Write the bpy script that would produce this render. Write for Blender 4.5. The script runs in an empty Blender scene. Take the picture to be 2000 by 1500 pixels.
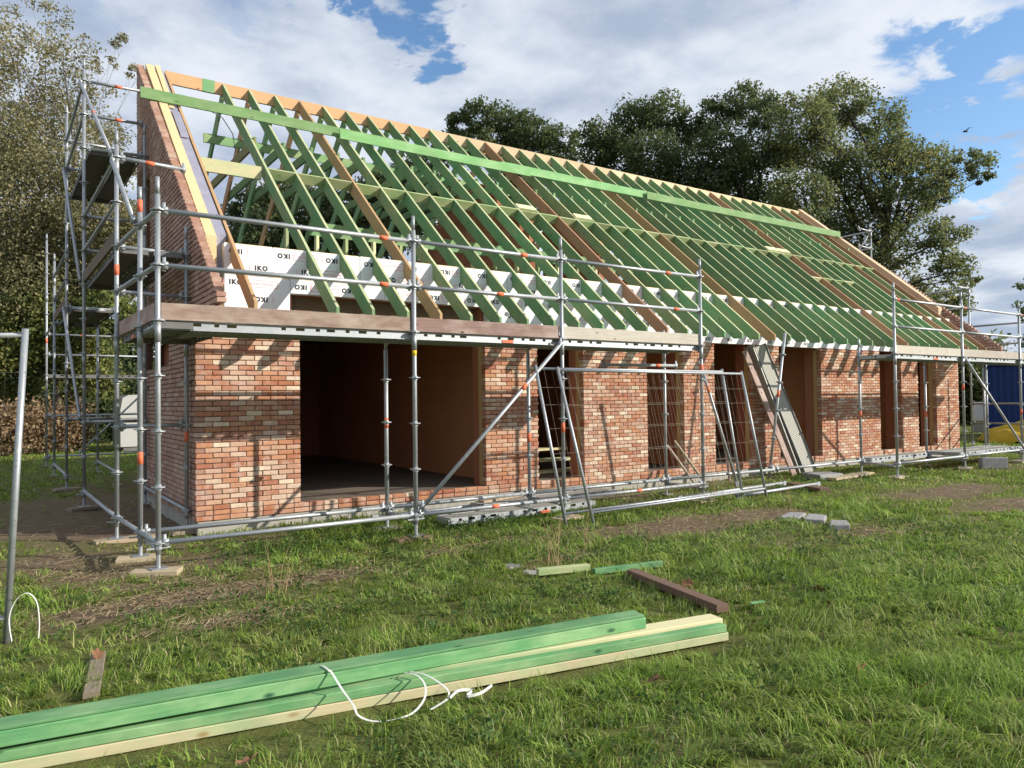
import bpy, math, random
import numpy as np
from mathutils import Vector, Matrix

rnd = random.Random(7)
rng = np.random.default_rng(7)
scene = bpy.context.scene
COL = scene.collection

# ------------------------------------------------------------------ camera, sky, sun
CAM = Vector((-1.881, -9.139, 1.36))
YAW, PITCH, ROLL, FPX = 0.96565, 0.02166, -0.01244, 1454.77
_R = Vector((math.sin(YAW), -math.cos(YAW), 0)); _Fh = Vector((math.cos(YAW), math.sin(YAW), 0))
_F = _Fh * math.cos(PITCH) + Vector((0, 0, math.sin(PITCH))); _U = _R.cross(_F)
_R2 = _R * math.cos(ROLL) + _U * math.sin(ROLL); _U2 = _U * math.cos(ROLL) - _R * math.sin(ROLL)
cam = bpy.data.cameras.new('camera'); camo = bpy.data.objects.new('camera', cam); COL.objects.link(camo)
M = Matrix.Identity(4)
for i in range(3):
    M[i][0], M[i][1], M[i][2], M[i][3] = _R2[i], _U2[i], -_F[i], CAM[i]
camo.matrix_world = M
cam.sensor_width = 36.0; cam.lens = FPX / 2000 * 36.0
cam.clip_start = 0.05; cam.clip_end = 3000
scene.camera = camo

SUN = Vector((1.1, -1.0, 0.63)).normalized()
SUN_EL = math.asin(SUN.z)
world = bpy.data.worlds.new('World'); scene.world = world; world.use_nodes = True
wt = world.node_tree; wt.nodes.clear()
def wn(t, **k):
    n = wt.nodes.new(t)
    for a, b in k.items(): setattr(n, a, b)
    return n
def wl(a, b): wt.links.new(a, b)
def wmath(op, a, b=None, c=None, clamp=False):
    n = wn('ShaderNodeMath', operation=op); n.use_clamp = clamp
    for i, v in enumerate((a, b, c)):
        if v is None: continue
        if isinstance(v, (int, float)): n.inputs[i].default_value = v
        else: wl(v, n.inputs[i])
    return n.outputs[0]
def wramp(v, a, b, lo=0.0, hi=1.0):
    n = wn('ShaderNodeMapRange'); n.interpolation_type = 'SMOOTHSTEP'
    wl(v, n.inputs[0]); n.inputs[1].default_value = a; n.inputs[2].default_value = b
    n.inputs[3].default_value = lo; n.inputs[4].default_value = hi
    return n.outputs[0]
sky = wn('ShaderNodeTexSky', sky_type='NISHITA'); sky.sun_disc = False
sky.sun_elevation = SUN_EL; sky.sun_rotation = math.atan2(SUN.x, SUN.y)
sky.air_density = 1.0; sky.dust_density = 0.6; sky.ozone_density = 2.2
bg_sky = wn('ShaderNodeBackground'); bg_sky.inputs[1].default_value = 0.135
hsv = wn('ShaderNodeHueSaturation'); hsv.inputs['Saturation'].default_value = 1.12
wl(sky.outputs[0], hsv.inputs['Color']); wl(hsv.outputs[0], bg_sky.inputs[0])
tc = wn('ShaderNodeTexCoord'); sep = wn('ShaderNodeSeparateXYZ'); wl(tc.outputs['Generated'], sep.inputs[0])
zz = wmath('ADD', wmath('MAXIMUM', sep.outputs[2], 0.0), 0.16)
comb = wn('ShaderNodeCombineXYZ'); wl(wmath('DIVIDE', sep.outputs[0], zz), comb.inputs[0]); wl(wmath('DIVIDE', sep.outputs[1], zz), comb.inputs[1])
def wnoise(scale, detail, rough, off=(0, 0, 0), dist=0.0):
    m = wn('ShaderNodeMapping'); wl(comb.outputs[0], m.inputs[0]); m.inputs['Location'].default_value = off
    n = wn('ShaderNodeTexNoise'); wl(m.outputs[0], n.inputs['Vector'])
    n.inputs['Scale'].default_value = scale; n.inputs['Detail'].default_value = detail
    n.inputs['Roughness'].default_value = rough; n.inputs['Distortion'].default_value = dist
    return n.outputs[0]
n1 = wnoise(1.5, 9, 0.56, (3.1, 1.7, 0)); n2 = wnoise(4.5, 7, 0.6, (9.0, 2.0, 0), .3)
cov = wmath('ADD', wmath('MULTIPLY', n1, 1.0), wmath('MULTIPLY', n2, 0.55)); cov = wmath('SUBTRACT', cov, 0.18)
warp = wmath('SUBTRACT', n2, .5)
def gap(d, r0, r1, amt):           # an opening in the cloud deck around direction d
    n = wn('ShaderNodeVectorMath', operation='DOT_PRODUCT'); wl(tc.outputs['Generated'], n.inputs[0])
    n.inputs[1].default_value = Vector(d).normalized()
    return wmath('MULTIPLY', wramp(wmath('ADD', n.outputs['Value'], wmath('MULTIPLY', warp, (1 - math.cos(r1)) * 4.5)), math.cos(r1), math.cos(r0)), amt)
gaps = [((.402, .790, .470), .0, .088, .64), ((.2324, .8601, .454), .0, .06, .18), ((.30, .83, .455), .0, .035, .16), ((.856, .41, .31), .0, .115, .25), ((.895, .335, .30), .0, .14, .25),
        ((.88, .392, .262), .0, .09, .12), ((.1084, .9101, .40), .0, .06, .15), ((.9, -.2, .5), .1, .5, .25), ((-.6, -.5, .6), .1, .5, .22)]
tot = cov
for g in gaps: tot = wmath('SUBTRACT', tot, gap(*g))
tot = wmath('ADD', tot, wramp(sep.outputs[2], 0.26, 0.06, 0, .22))
mask = wramp(tot, 0.26, 0.50)
bright = wramp(wnoise(2.2, 8, 0.55, (5.2, 8.1, 0)), 0.36, 0.64)
ccol = wn('ShaderNodeMix', data_type='RGBA'); wl(bright, ccol.inputs[0])
ccol.inputs[6].default_value = (0.31, 0.37, 0.475, 1); ccol.inputs[7].default_value = (0.61, 0.645, 0.70, 1)
bg_c = wn('ShaderNodeBackground'); wl(ccol.outputs[2], bg_c.inputs[0]); bg_c.inputs[1].default_value = 0.92
mx = wn('ShaderNodeMixShader'); wl(wmath('MULTIPLY', mask, .96), mx.inputs[0]); wl(bg_sky.outputs[0], mx.inputs[1]); wl(bg_c.outputs[0], mx.inputs[2])
out = wn('ShaderNodeOutputWorld'); wl(mx.outputs[0], out.inputs[0])

sl = bpy.data.lights.new('sun', 'SUN'); sl.energy = 4.1; sl.angle = math.radians(0.53); sl.color = (1.0, 0.93, 0.82)
so = bpy.data.objects.new('sun', sl); COL.objects.link(so); so.rotation_euler = SUN.to_track_quat('Z', 'Y').to_euler(); so.location = SUN * 60
scene.view_settings.view_transform = 'Standard'; scene.view_settings.look = 'None'
scene.view_settings.exposure = 0.60; scene.view_settings.gamma = 1.0; scene.view_settings.use_curve_mapping = False
scene.cycles.max_bounces = 6; scene.cycles.diffuse_bounces = 3; scene.cycles.transparent_max_bounces = 6

# ------------------------------------------------------------------ materials
class Mat:
    def __init__(s, name, rough=0.8, metal=0.0, spec=0.3):
        s.m = bpy.data.materials.new(name); s.m.use_nodes = True; s.t = s.m.node_tree
        s.b = s.t.nodes['Principled BSDF']; s.b.inputs['Roughness'].default_value = rough
        s.b.inputs['Metallic'].default_value = metal; s.b.inputs['Specular IOR Level'].default_value = spec
    def n(s, t, **k):
        x = s.t.nodes.new(t)
        for a, b in k.items(): setattr(x, a, b)
        return x
    def l(s, a, b): s.t.links.new(a, b)
    def coord(s, which='Object', scale=(1, 1, 1)):
        c = s.n('ShaderNodeTexCoord'); m = s.n('ShaderNodeMapping'); s.l(c.outputs[which], m.inputs[0]); m.inputs['Scale'].default_value = scale
        return m.outputs[0]
    def noise(s, vec, scale, detail=4, rough=.55, dist=0.0):
        x = s.n('ShaderNodeTexNoise'); s.l(vec, x.inputs['Vector']); x.inputs['Scale'].default_value = scale
        x.inputs['Detail'].default_value = detail; x.inputs['Roughness'].default_value = rough; x.inputs['Distortion'].default_value = dist
        return x.outputs[0]
    def ramp(s, f, stops, const=False):
        r = s.n('ShaderNodeValToRGB'); s.l(f, r.inputs[0])
        if const: r.color_ramp.interpolation = 'CONSTANT'
        e = r.color_ramp.elements
        while len(e) < len(stops): e.new(.5)
        for i, (p, c) in enumerate(stops):
            e[i].position = p; e[i].color = (*c, 1) if len(c) == 3 else c
        return r.outputs[0]
    def mix(s, f, a, b, mode='MIX'):
        x = s.n('ShaderNodeMix', data_type='RGBA', blend_type=mode)
        for i, v in ((0, f), (6, a), (7, b)):
            if isinstance(v, (int, float)): x.inputs[i].default_value = v
            elif isinstance(v, tuple): x.inputs[i].default_value = (*v, 1) if len(v) == 3 else v
            else: s.l(v, x.inputs[i])
        return x.outputs[2]
    def math(s, op, a, b=None, clamp=False):
        x = s.n('ShaderNodeMath', operation=op); x.use_clamp = clamp
        for i, v in enumerate((a, b)):
            if v is None: continue
            if isinstance(v, (int, float)): x.inputs[i].default_value = v
            else: s.l(v, x.inputs[i])
        return x.outputs[0]
    def rand(s):              # one number per object and per loose piece
        o = s.n('ShaderNodeObjectInfo'); g = s.n('ShaderNodeNewGeometry')
        return s.math('FRACT', s.math('ADD', o.outputs['Random'], g.outputs['Random Per Island']))
    def col(s, c):
        if isinstance(c, tuple): s.b.inputs['Base Color'].default_value = (*c, 1)
        else: s.l(c, s.b.inputs['Base Color'])
        return s
    def bump(s, h, strength=.3, dist=.01):
        x = s.n('ShaderNodeBump'); x.inputs['Strength'].default_value = strength; x.inputs['Distance'].default_value = dist
        s.l(h, x.inputs['Height']); s.l(x.outputs[0], s.b.inputs['Normal']); return s
    def rough(s, v): s.l(v, s.b.inputs['Roughness']); return s

def brick_mat(name, cols):
    m = Mat(name, .88, spec=.2); r = m.rand()
    base = m.ramp(r, cols, True)
    v = m.coord('Object'); oi = m.n('ShaderNodeObjectInfo'); off = m.n('ShaderNodeVectorMath', operation='ADD')
    sc = m.n('ShaderNodeVectorMath', operation='SCALE'); m.l(oi.outputs['Location'], sc.inputs[0]); sc.inputs['Scale'].default_value = 1.0
    m.l(v, off.inputs[0]); m.l(sc.outputs[0], off.inputs[1])
    nn = m.noise(off.outputs[0], 14, 5, .65, .6)
    sand = m.ramp(m.noise(off.outputs[0], 9, 3, .6, .3), [(.44, (0, 0, 0)), (.62, (1, 1, 1))])
    r2 = m.math('FRACT', m.math('MULTIPLY', r, 7.31))
    amt = m.math('MULTIPLY', sand, m.math('MULTIPLY', r2, .8))
    c = m.mix(amt, base, (.60, .45, .37))
    c = m.mix(m.ramp(nn, [(.3, (0, 0, 0)), (.75, (1, 1, 1))]), m.mix(.35, c, (.16, .05, .03)), c)
    hz = m.ramp(m.noise(off.outputs[0], 1.4, 5, .65), [(.50, (0, 0, 0)), (.72, (.42, .42, .42))]); c = m.mix(hz, c, (.66, .52, .42))
    m.col(base if name == 'clay_block' else c).bump(m.noise(off.outputs[0], 60, 4, .7), .5, .006)
    return m.m
BR = [(0, (.52, .245, .135)), (.15, (.45, .185, .10)), (.30, (.57, .305, .185)), (.44, (.50, .255, .165)), (.55, (.60, .385, .265)),
      (.66, (.41, .165, .10)), (.76, (.68, .52, .39)), (.88, (.82, .69, .51)), (.95, (.56, .27, .14))]
BRG = [(0, (.42, .25, .185)), (.2, (.38, .215, .16)), (.4, (.45, .285, .215)), (.6, (.41, .255, .20)), (.75, (.49, .345, .275)), (.86, (.36, .21, .165)), (.94, (.55, .43, .35))]
M_BRICK = brick_mat('brick', BR); M_BRICKG = brick_mat('gable_brick', BRG)
def flat(name, c, rough=.8, metal=0, var=.15, scale=6, bump=0.0, spec=.3):
    m = Mat(name, rough, metal, spec); v = m.coord('Object')
    n = m.noise(v, scale, 5, .6)
    m.col(m.mix(n, tuple(x * (1 - var) for x in c), tuple(min(1, x * (1 + var)) for x in c)))
    if bump: m.bump(m.noise(v, scale * 8, 4, .6), bump, .004)
    return m.m
M_BROWNWALL = flat('brown_inner_panel', (.56, .27, .13), .85, var=.18, scale=1.5)
M_MORTAR = flat('mortar', (.17, .10, .072), .95, var=.3, scale=20, bump=.4)
def timber(name, a, b, knot, c3=None, pale=None):
    m = Mat(name, .72, spec=.25)
    uv = m.n('ShaderNodeUVMap'); mp = m.n('ShaderNodeMapping'); m.l(uv.outputs[0], mp.inputs[0]); mp.inputs['Scale'].default_value = (.9, 34, 1)
    r = m.rand(); cb = m.n('ShaderNodeCombineXYZ'); m.l(m.math('MULTIPLY', r, 37), cb.inputs[0]); m.l(m.math('MULTIPLY', r, 91), cb.inputs[1])
    ad = m.n('ShaderNodeVectorMath', operation='ADD'); m.l(mp.outputs[0], ad.inputs[0]); m.l(cb.outputs[0], ad.inputs[1])
    g = m.noise(ad.outputs[0], 3.0, 9, .68, .6)
    c = m.mix(m.ramp(g, [(.3, (0, 0, 0)), (.7, (1, 1, 1))]), a, b)
    mp2 = m.n('ShaderNodeMapping'); m.l(uv.outputs[0], mp2.inputs[0]); mp2.inputs['Scale'].default_value = (1.0, 2.2, 1)
    ad2 = m.n('ShaderNodeVectorMath', operation='ADD'); m.l(mp2.outputs[0], ad2.inputs[0]); m.l(cb.outputs[0], ad2.inputs[1])
    blot = m.noise(ad2.outputs[0], 2.4, 4, .6)
    if c3: c = m.mix(m.ramp(blot, [(.42, (0, 0, 0)), (.68, (1, 1, 1))]), c, c3)
    vo = m.n('ShaderNodeTexVoronoi'); m.l(ad2.outputs[0], vo.inputs['Vector']); vo.inputs['Scale'].default_value = 3.4
    c = m.mix(m.ramp(vo.outputs['Distance'], [(.05, (1, 1, 1)), (.13, (0, 0, 0))]), c, knot)
    ws = m.noise(m.coord('Object'), 2.3, 5, .65, .8); c = m.mix(m.ramp(ws, [(.52, (0, 0, 0)), (.75, (.5, .5, .5))]), c, m.mix(.5, c, (.20, .16, .11)))
    hs = m.n('ShaderNodeHueSaturation'); m.l(c, hs.inputs['Color']); m.l(m.math('ADD', .78, m.math('MULTIPLY', r, .42)), hs.inputs['Value']); m.l(m.math('ADD', .485, m.math('MULTIPLY', m.math('FRACT', m.math('MULTIPLY', r, 5.7)), .03)), hs.inputs['Hue'])
    m.col(hs.outputs[0]).bump(g, .25, .003)
    return m.m
M_GREEN = timber('green_timber', (.13, .28, .125), (.18, .35, .16), (.07, .14, .07), (.27, .34, .17))
M_EDGE = timber('sunlit_green_edge', (.36, .42, .22), (.50, .54, .30), (.2, .26, .1), (.58, .56, .34))  # for green rafter tops only: sunlight painted in as a paler tone
M_GREEN2 = timber('green_beam_timber', (.075, .225, .09), (.15, .34, .14), (.025, .09, .045), (.26, .42, .20))
M_BROWN = timber('brown_timber', (.42, .245, .13), (.52, .32, .18), (.22, .11, .06))
M_REVEAL = flat('reveal_board', (.50, .34, .15), .85, var=.15, scale=4)
M_PALE = timber('pale_timber', (.62, .47, .28), (.74, .60, .38), (.36, .22, .11))
M_CREAM = timber('cream_timber', (.66, .58, .32), (.76, .70, .44), (.46, .36, .16), (.50, .62, .34))
M_TOE = timber('weathered_board', (.21, .125, .10), (.36, .25, .21), (.10, .055, .045), (.46, .36, .31))
M_TOE2 = timber('bleached_board', (.42, .38, .32), (.58, .53, .46), (.25, .2, .16))
M_OLD = timber('old_plank', (.20, .16, .11), (.36, .30, .22), (.12, .09, .06))
M_DBROWN = timber('dark_plank', (.13, .085, .055), (.22, .15, .10), (.07, .045, .03))
def steel(name, c, rough=.42):
    m = Mat(name, rough, .6, .4); v = m.coord('Object')
    n = m.noise(v, 9, 6, .65); n2 = m.noise(v, 45, 3, .6)
    c1 = m.mix(n, tuple(x * .75 for x in c), c)
    c2 = m.mix(m.ramp(n2, [(.60, (0, 0, 0)), (.72, (1, 1, 1))]), c1, tuple(x * .5 for x in c)); n3 = m.noise(v, 22, 4, .7)
    m.col(m.mix(m.ramp(n3, [(.62, (0, 0, 0)), (.66, (.8, .8, .8))]), c2, (.55, .53, .49)))
    m.rough(m.math('ADD', rough - .1, m.math('MULTIPLY', n, .25))); return m.m
M_STEEL = steel('galvanised_steel', (.43, .455, .475), .5)
M_PLANK = steel('perforated_steel', (.36, .36, .34), .6)
M_DARKST = flat('dark_and_shaded_steel', (.16, .155, .15), .8, var=.3, scale=5)  # dark steel; on the gable decks it paints in their shade
def perf():
    m = Mat('perforated_deck', .75, .1, .3); v = m.coord('UV', (1, 1, 1))
    vo = m.n('ShaderNodeTexVoronoi'); m.l(v, vo.inputs['Vector']); vo.inputs['Scale'].default_value = 30; vo.inputs['Randomness'].default_value = .1
    m.col(m.mix(m.ramp(vo.outputs['Distance'], [(.28, (1, 1, 1)), (.36, (0, 0, 0))]), (.43, .42, .37), (.09, .085, .075)))
    return m.m
M_PERF = perf()
M_ORANGE = flat('orange_paint', (.72, .17, .08), .6, var=.2, scale=30)
M_YELLOWTAPE = flat('yellow_label', (.85, .55, .03), .5, var=.1)
M_PIR = flat('yellow_insulation', (.66, .505, .28), .85, var=.1, scale=5, bump=.2)
def foil(name, a, b):
    m = Mat(name, .42, .0, .5); v = m.coord('Object')
    m.col(m.mix(m.noise(v, 5, 5, .6, .5), a, b)); m.bump(m.noise(v, 5, 5, .6, .8), .45, .03); return m.m
M_BOARD = foil('white_foil_board', (.72, .73, .75), (.84, .84, .85))
M_FOIL = foil('grey_foil', (.20, .20, .27), (.36, .35, .42))
M_PRINT = flat('black_print', (.03, .03, .035), .7)
M_REDPRINT = flat('red_print', (.80, .34, .36), .7)
M_CLAY = brick_mat('clay_block', [(0, (.34, .13, .07)), (.25, (.38, .155, .09)), (.5, (.31, .115, .065)), (.75, (.42, .19, .12))])
M_CONC = flat('concrete', (.36, .34, .30), .9, var=.25, scale=3, bump=.4)
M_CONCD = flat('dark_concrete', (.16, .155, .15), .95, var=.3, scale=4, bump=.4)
M_GREY = flat('grey_stone', (.29, .285, .28), .95, var=.4, scale=16, bump=.9)
M_SLAB = flat('floor_screed', (.17, .14, .11), .9, var=.75, scale=.9, bump=.2)
M_BLUE = flat('blue_paint', (.006, .035, .155), .5, var=.15, scale=2)
M_YELLOW = flat('yellow_tarp', (.42, .27, .012), .65, var=.5, scale=2.5, bump=.9)
M_WHITE = flat('white_panel', (.74, .74, .72), .45, var=.06, scale=2)
M_PLASTIC = flat('white_plastic', (.66, .66, .62), .45, var=.25, scale=30)
M_BLACK = flat('black_rubber', (.02, .02, .02), .8)
M_DEADLEAF = flat('dead_leaf', (.20, .095, .05), .8, var=.5, scale=30)
M_TWINE = flat('dark_cable', (.13, .13, .14), .6)

# ------------------------------------------------------------------ mesh helpers
WLOC = {}
def smooth_path(p, n=5):
    o = []
    for i in range(len(p) - 1):
        a, b, c, d = p[max(i - 1, 0)], p[i], p[i + 1], p[min(i + 2, len(p) - 1)]
        for k in range(n):
            t = k / n; o.append(.5 * ((2 * b) + (c - a) * t + (2 * a - 5 * b + 4 * c - d) * t * t + (3 * b - a - 3 * c + d) * t ** 3))
    return o + [p[-1]]
def wl_of(o): return WLOC.get(o.name, Vector((0, 0, 0))) if o is not None else Vector((0, 0, 0))
class MB:
    def __init__(s): s.v, s.f, s.uv, s.mi = [], [], [], []
    def face(s, idx, uv=None, mi=0):
        s.f.append(tuple(idx)); s.uv.append(uv or [(0, 0)] * len(idx)); s.mi.append(mi)
    def quad(s, pts, uv=None, mi=0):
        b = len(s.v); s.v += [tuple(p) for p in pts]; s.face(range(b, b + len(pts)), uv, mi)
    def beam(s, p0, p1, w, h, up=(0, 0, 1), ch=0.0, mi=0, slant0=None, slant1=None):
        """bar from p0 to p1 (centre line), w across, h along 'up'"""
        p0, p1 = Vector(p0), Vector(p1); d = (p1 - p0); L = d.length; d.normalize()
        sd = d.cross(Vector(up)); sd.normalize(); u = sd.cross(d); u.normalize()
        a, c = w / 2, h / 2
        if ch > 0: prof = [(-a + ch, -c), (a - ch, -c), (a, -c + ch), (a, c - ch), (a - ch, c), (-a + ch, c), (-a, c - ch), (-a, -c + ch)]
        else: prof = [(-a, -c), (a, -c), (a, c), (-a, c)]
        b = len(s.v); k = len(prof)
        for pt in (p0, p1):
            for x, y in prof: s.v.append(tuple(pt + sd * x + u * y))
        per = 0
        for i in range(k):
            j = (i + 1) % k; e = math.hypot(prof[j][0] - prof[i][0], prof[j][1] - prof[i][1])
            s.face((b + i, b + j, b + k + j, b + k + i), [(0, per), (0, per + e), (L, per + e), (L, per)], mi); per += e + .003
        s.face([b + i for i in range(k)][::-1], [(.1 * q[0] + 5, q[1]) for q in prof][::-1], mi)
        s.face([b + k + i for i in range(k)], [(.1 * q[0] + 9, q[1]) for q in prof], mi)
        return s
    def box(s, x0, x1, y0, y1, z0, z1, mi=0):
        return s.beam(((x0), (y0 + y1) / 2, (z0 + z1) / 2), (x1, (y0 + y1) / 2, (z0 + z1) / 2), y1 - y0, z1 - z0, mi=mi)
    def tube(s, p0, p1, r, n=8, r1=None, caps=True, mi=0):
        p0, p1 = Vector(p0), Vector(p1); d = (p1 - p0); L = d.length; d.normalize(); r1 = r if r1 is None else r1
        a = d.orthogonal().normalized(); c = d.cross(a); b = len(s.v)
        for pt, rr in ((p0, r), (p1, r1)):
            for i in range(n):
                t = 2 * math.pi * i / n; s.v.append(tuple(pt + a * (rr * math.cos(t)) + c * (rr * math.sin(t))))
        for i in range(n):
            j = (i + 1) % n; s.face((b + i, b + j, b + n + j, b + n + i), [(0, i / n), (0, (i + 1) / n), (L, (i + 1) / n), (L, i / n)], mi)
        if caps:
            s.face([b + i for i in range(n)][::-1], None, mi); s.face([b + n + i for i in range(n)], None, mi)
        return s
    def path(s, pts, r, n=6, radii=None):
        pts = [Vector(p) for p in pts]; b = len(s.v); k = len(pts); a = None
        for i, p in enumerate(pts):
            d = (pts[min(i + 1, k - 1)] - pts[max(i - 1, 0)]).normalized()
            if a is None: a = d.orthogonal().normalized()
            a = (a - d * a.dot(d)); a = a.normalized() if a.length > 1e-6 else d.orthogonal().normalized()
            c = d.cross(a); rr = radii[i] if radii else r
            for q in range(n):
                t = 2 * math.pi * q / n; s.v.append(tuple(p + a * (rr * math.cos(t)) + c * (rr * math.sin(t))))
        for i in range(k - 1):
            for q in range(n):
                j = (q + 1) % n; s.face((b + i * n + q, b + i * n + j, b + (i + 1) * n + j, b + (i + 1) * n + q))
        s.face([b + q for q in range(n)][::-1]); s.face([b + (k - 1) * n + q for q in range(n)])
        return s
    def ribbon(s, pts, w, side, th=.0012):
        """flat strap along pts"""
        pts = smooth_path([Vector(p) for p in pts]); b = len(s.v); side = Vector(side).normalized()
        for i, p in enumerate(pts):
            d = (pts[min(i + 1, len(pts) - 1)] - pts[max(i - 1, 0)]).normalized(); sd = (side - d * side.dot(d)).normalized(); nn = d.cross(sd)
            for x, y in ((-1, -1), (1, -1), (1, 1), (-1, 1)): s.v.append(tuple(p + sd * (w / 2 * x) + nn * (th * y)))
        for i in range(len(pts) - 1):
            for q in range(4):
                j = (q + 1) % 4; s.face((b + i * 4 + q, b + i * 4 + j, b + i * 4 + 4 + j, b + i * 4 + 4 + q))
        return s
    def prism(s, poly, axis, a, c, mi=0):
        """polygon in the plane across axis (0: (y,z), 1: (x,z), 2: (x,y)) pushed from a to c"""
        def mk(u, v, w): return {0: (w, u, v), 1: (u, w, v), 2: (u, v, w)}[axis]
        b = len(s.v); k = len(poly)
        for w in (a, c):
            for u, v in poly: s.v.append(mk(u, v, w))
        for i in range(k):
            j = (i + 1) % k; s.face((b + i, b + j, b + k + j, b + k + i), [(0, i), (0, i + .3), (1, i + .3), (1, i)], mi)
        s.face([b + i for i in range(k)][::-1], [q for q in poly][::-1], mi); s.face([b + k + i for i in range(k)], list(poly), mi)
        return s
    def mesh(s, name, off=Vector((0, 0, 0)), smooth=False):
        me = bpy.data.meshes.new(name)
        me.from_pydata([(v[0] - off[0], v[1] - off[1], v[2] - off[2]) for v in s.v], [], s.f)
        uvl = me.uv_layers.new(name='UVMap'); flatuv = [c for f in s.uv for p in f for c in p]
        uvl.data.foreach_set('uv', flatuv)
        me.polygons.foreach_set('material_index', s.mi)
        if smooth: me.polygons.foreach_set('use_smooth', [len(f) == 4 for f in s.f])
        me.update()
        import bmesh
        bm = bmesh.new(); bm.from_mesh(me); bmesh.ops.recalc_face_normals(bm, faces=bm.faces); bm.to_mesh(me); bm.free()
        return me
    def obj(s, name, mat, parent=None, smooth=False, label=None, cat=None, group=None, kind=None, at=None):
        """one mesh object; vertices are world coordinates; at = own origin (top level)"""
        off = Vector(at) if at is not None else wl_of(parent)
        me = s.mesh(name, off, smooth)
        for m in (mat if isinstance(mat, (list, tuple)) else [mat]): me.materials.append(m)
        o = bpy.data.objects.new(name, me); COL.objects.link(o)
        if parent is not None: o.parent = parent; WLOC[o.name] = off
        else: o.location = off; WLOC[o.name] = off
        return tag(o, label, cat, group, kind)
def tag(o, label=None, cat=None, group=None, kind=None):
    for k, v in (('label', label), ('category', cat), ('group', group), ('kind', kind)):
        if v: o[k] = v
    return o
def thing(name, loc, label, cat, group=None):
    o = bpy.data.objects.new(name, None); COL.objects.link(o); o.location = loc; WLOC[o.name] = Vector(loc); o.empty_display_size = .2
    return tag(o, label, cat, group)
def inst(name, me, parent, pos, rot=None, scale=None):
    """a piece that shares mesh data; pos in world coordinates"""
    o = bpy.data.objects.new(name, me); COL.objects.link(o); o.parent = parent
    o.location = Vector(pos) - wl_of(parent)
    if rot is not None: o.rotation_euler = rot
    if scale is not None: o.scale = scale
    return o
def fast_mesh(name, V, faces_list, mats, smooth=False):
    """numpy: V (n,3); faces_list = [int array (m,k)]"""
    me = bpy.data.meshes.new(name); me.vertices.add(len(V)); me.vertices.foreach_set('co', np.asarray(V, np.float32).ravel())
    tot = sum(f.size for f in faces_list); npoly = sum(len(f) for f in faces_list)
    me.loops.add(tot); me.polygons.add(npoly)
    me.loops.foreach_set('vertex_index', np.concatenate([f.ravel() for f in faces_list]).astype(np.int32))
    cnt = np.concatenate([np.full(len(f), f.shape[1], np.int32) for f in faces_list]); st = np.concatenate([[0], np.cumsum(cnt)[:-1]]).astype(np.int32)
    me.polygons.foreach_set('loop_start', st)
    try: me.polygons.foreach_set('loop_total', cnt)
    except Exception: pass
    me.update(calc_edges=True); me.validate()
    for m in mats: me.materials.append(m)
    if smooth: me.polygons.foreach_set('use_smooth', np.ones(npoly, bool))
    return me
def fobj(name, me, parent=None, **k):
    o = bpy.data.objects.new(name, me); COL.objects.link(o)
    if parent is not None: o.parent = parent; o.location = -wl_of(parent)
    return tag(o, **k)
def proj(P):
    d = Vector(P) - CAM; w = d.dot(_F)
    if w <= .05: return None
    return 1000 + FPX * d.dot(_R2) / w, 750 - FPX * d.dot(_U2) / w, w

# ------------------------------------------------------------------ ground
GZ = -0.15
def vnoise(x, y, seed=0):       # smooth value noise on arrays
    xi = np.floor(x).astype(np.int64); yi = np.floor(y).astype(np.int64); fx = x - xi; fy = y - yi
    fx = fx * fx * (3 - 2 * fx); fy = fy * fy * (3 - 2 * fy)
    def h(a, b):
        n = (a * 374761393 + b * 668265263 + seed * 1442695041) & 0x7fffffff
        n = ((n ^ (n >> 13)) * 1274126177) & 0x7fffffff
        return ((n ^ (n >> 16)) & 0xffff) / 65535.0
    return (h(xi, yi) * (1 - fx) + h(xi + 1, yi) * fx) * (1 - fy) + (h(xi, yi + 1) * (1 - fx) + h(xi + 1, yi + 1) * fx) * fy
def fbm(x, y, s, o=4, seed=0):
    t = 0; a = .5
    for i in range(o): t = t + a * vnoise(x * s + 13.7 * i, y * s - 7.1 * i, seed + i); a *= .5; s *= 2
    return t / (1 - .5 ** o)
def inv_ground(px, py, z=GZ):
    d = _F + _R2 * ((px - 1000) / FPX) + _U2 * ((750 - py) / FPX); t = (z - CAM.z) / d.z; p = CAM + d * t
    return p.x, p.y
# trampled, bare places read from the photograph: (x, y, radius x, radius y, strength)
BARE = [(*inv_ground(1050, 1050), 1.1, .35, .8), (*inv_ground(1300, 1030), 1.3, .55, 1.0), (*inv_ground(1480, 1010), 1.2, .5, .95), (*inv_ground(1870, 960), 1.6, .6, 1.1),
        (*inv_ground(1990, 985), 1.2, .5, 1.1), (*inv_ground(420, 1155), .7, .3, 1.15), (*inv_ground(260, 1190), .6, .3, 1.0), (*inv_ground(620, 1130), .6, .25, .95),
        (*inv_ground(450, 1215), .5, .18, 1.0), (*inv_ground(120, 1100), .9, .7, 1.2), (*inv_ground(60, 1040), 1.3, .9, 1.2), (-.5, 2.5, 1.6, 4.5, 1.25), (*inv_ground(180, 1130), .7, .3, .8),
        (*inv_ground(1120, 1090), .6, .2, .6), (*inv_ground(1700, 1040), .8, .3, .5), (*inv_ground(760, 1110), .8, .22, .5), (2.6, -2.0, 1.2, .25, .6), (*inv_ground(900, 1075), .9, .3, .6), (*inv_ground(350, 1140), 1.0, .22, .8), (9, 4, 12, 5, 1.0)]
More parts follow.
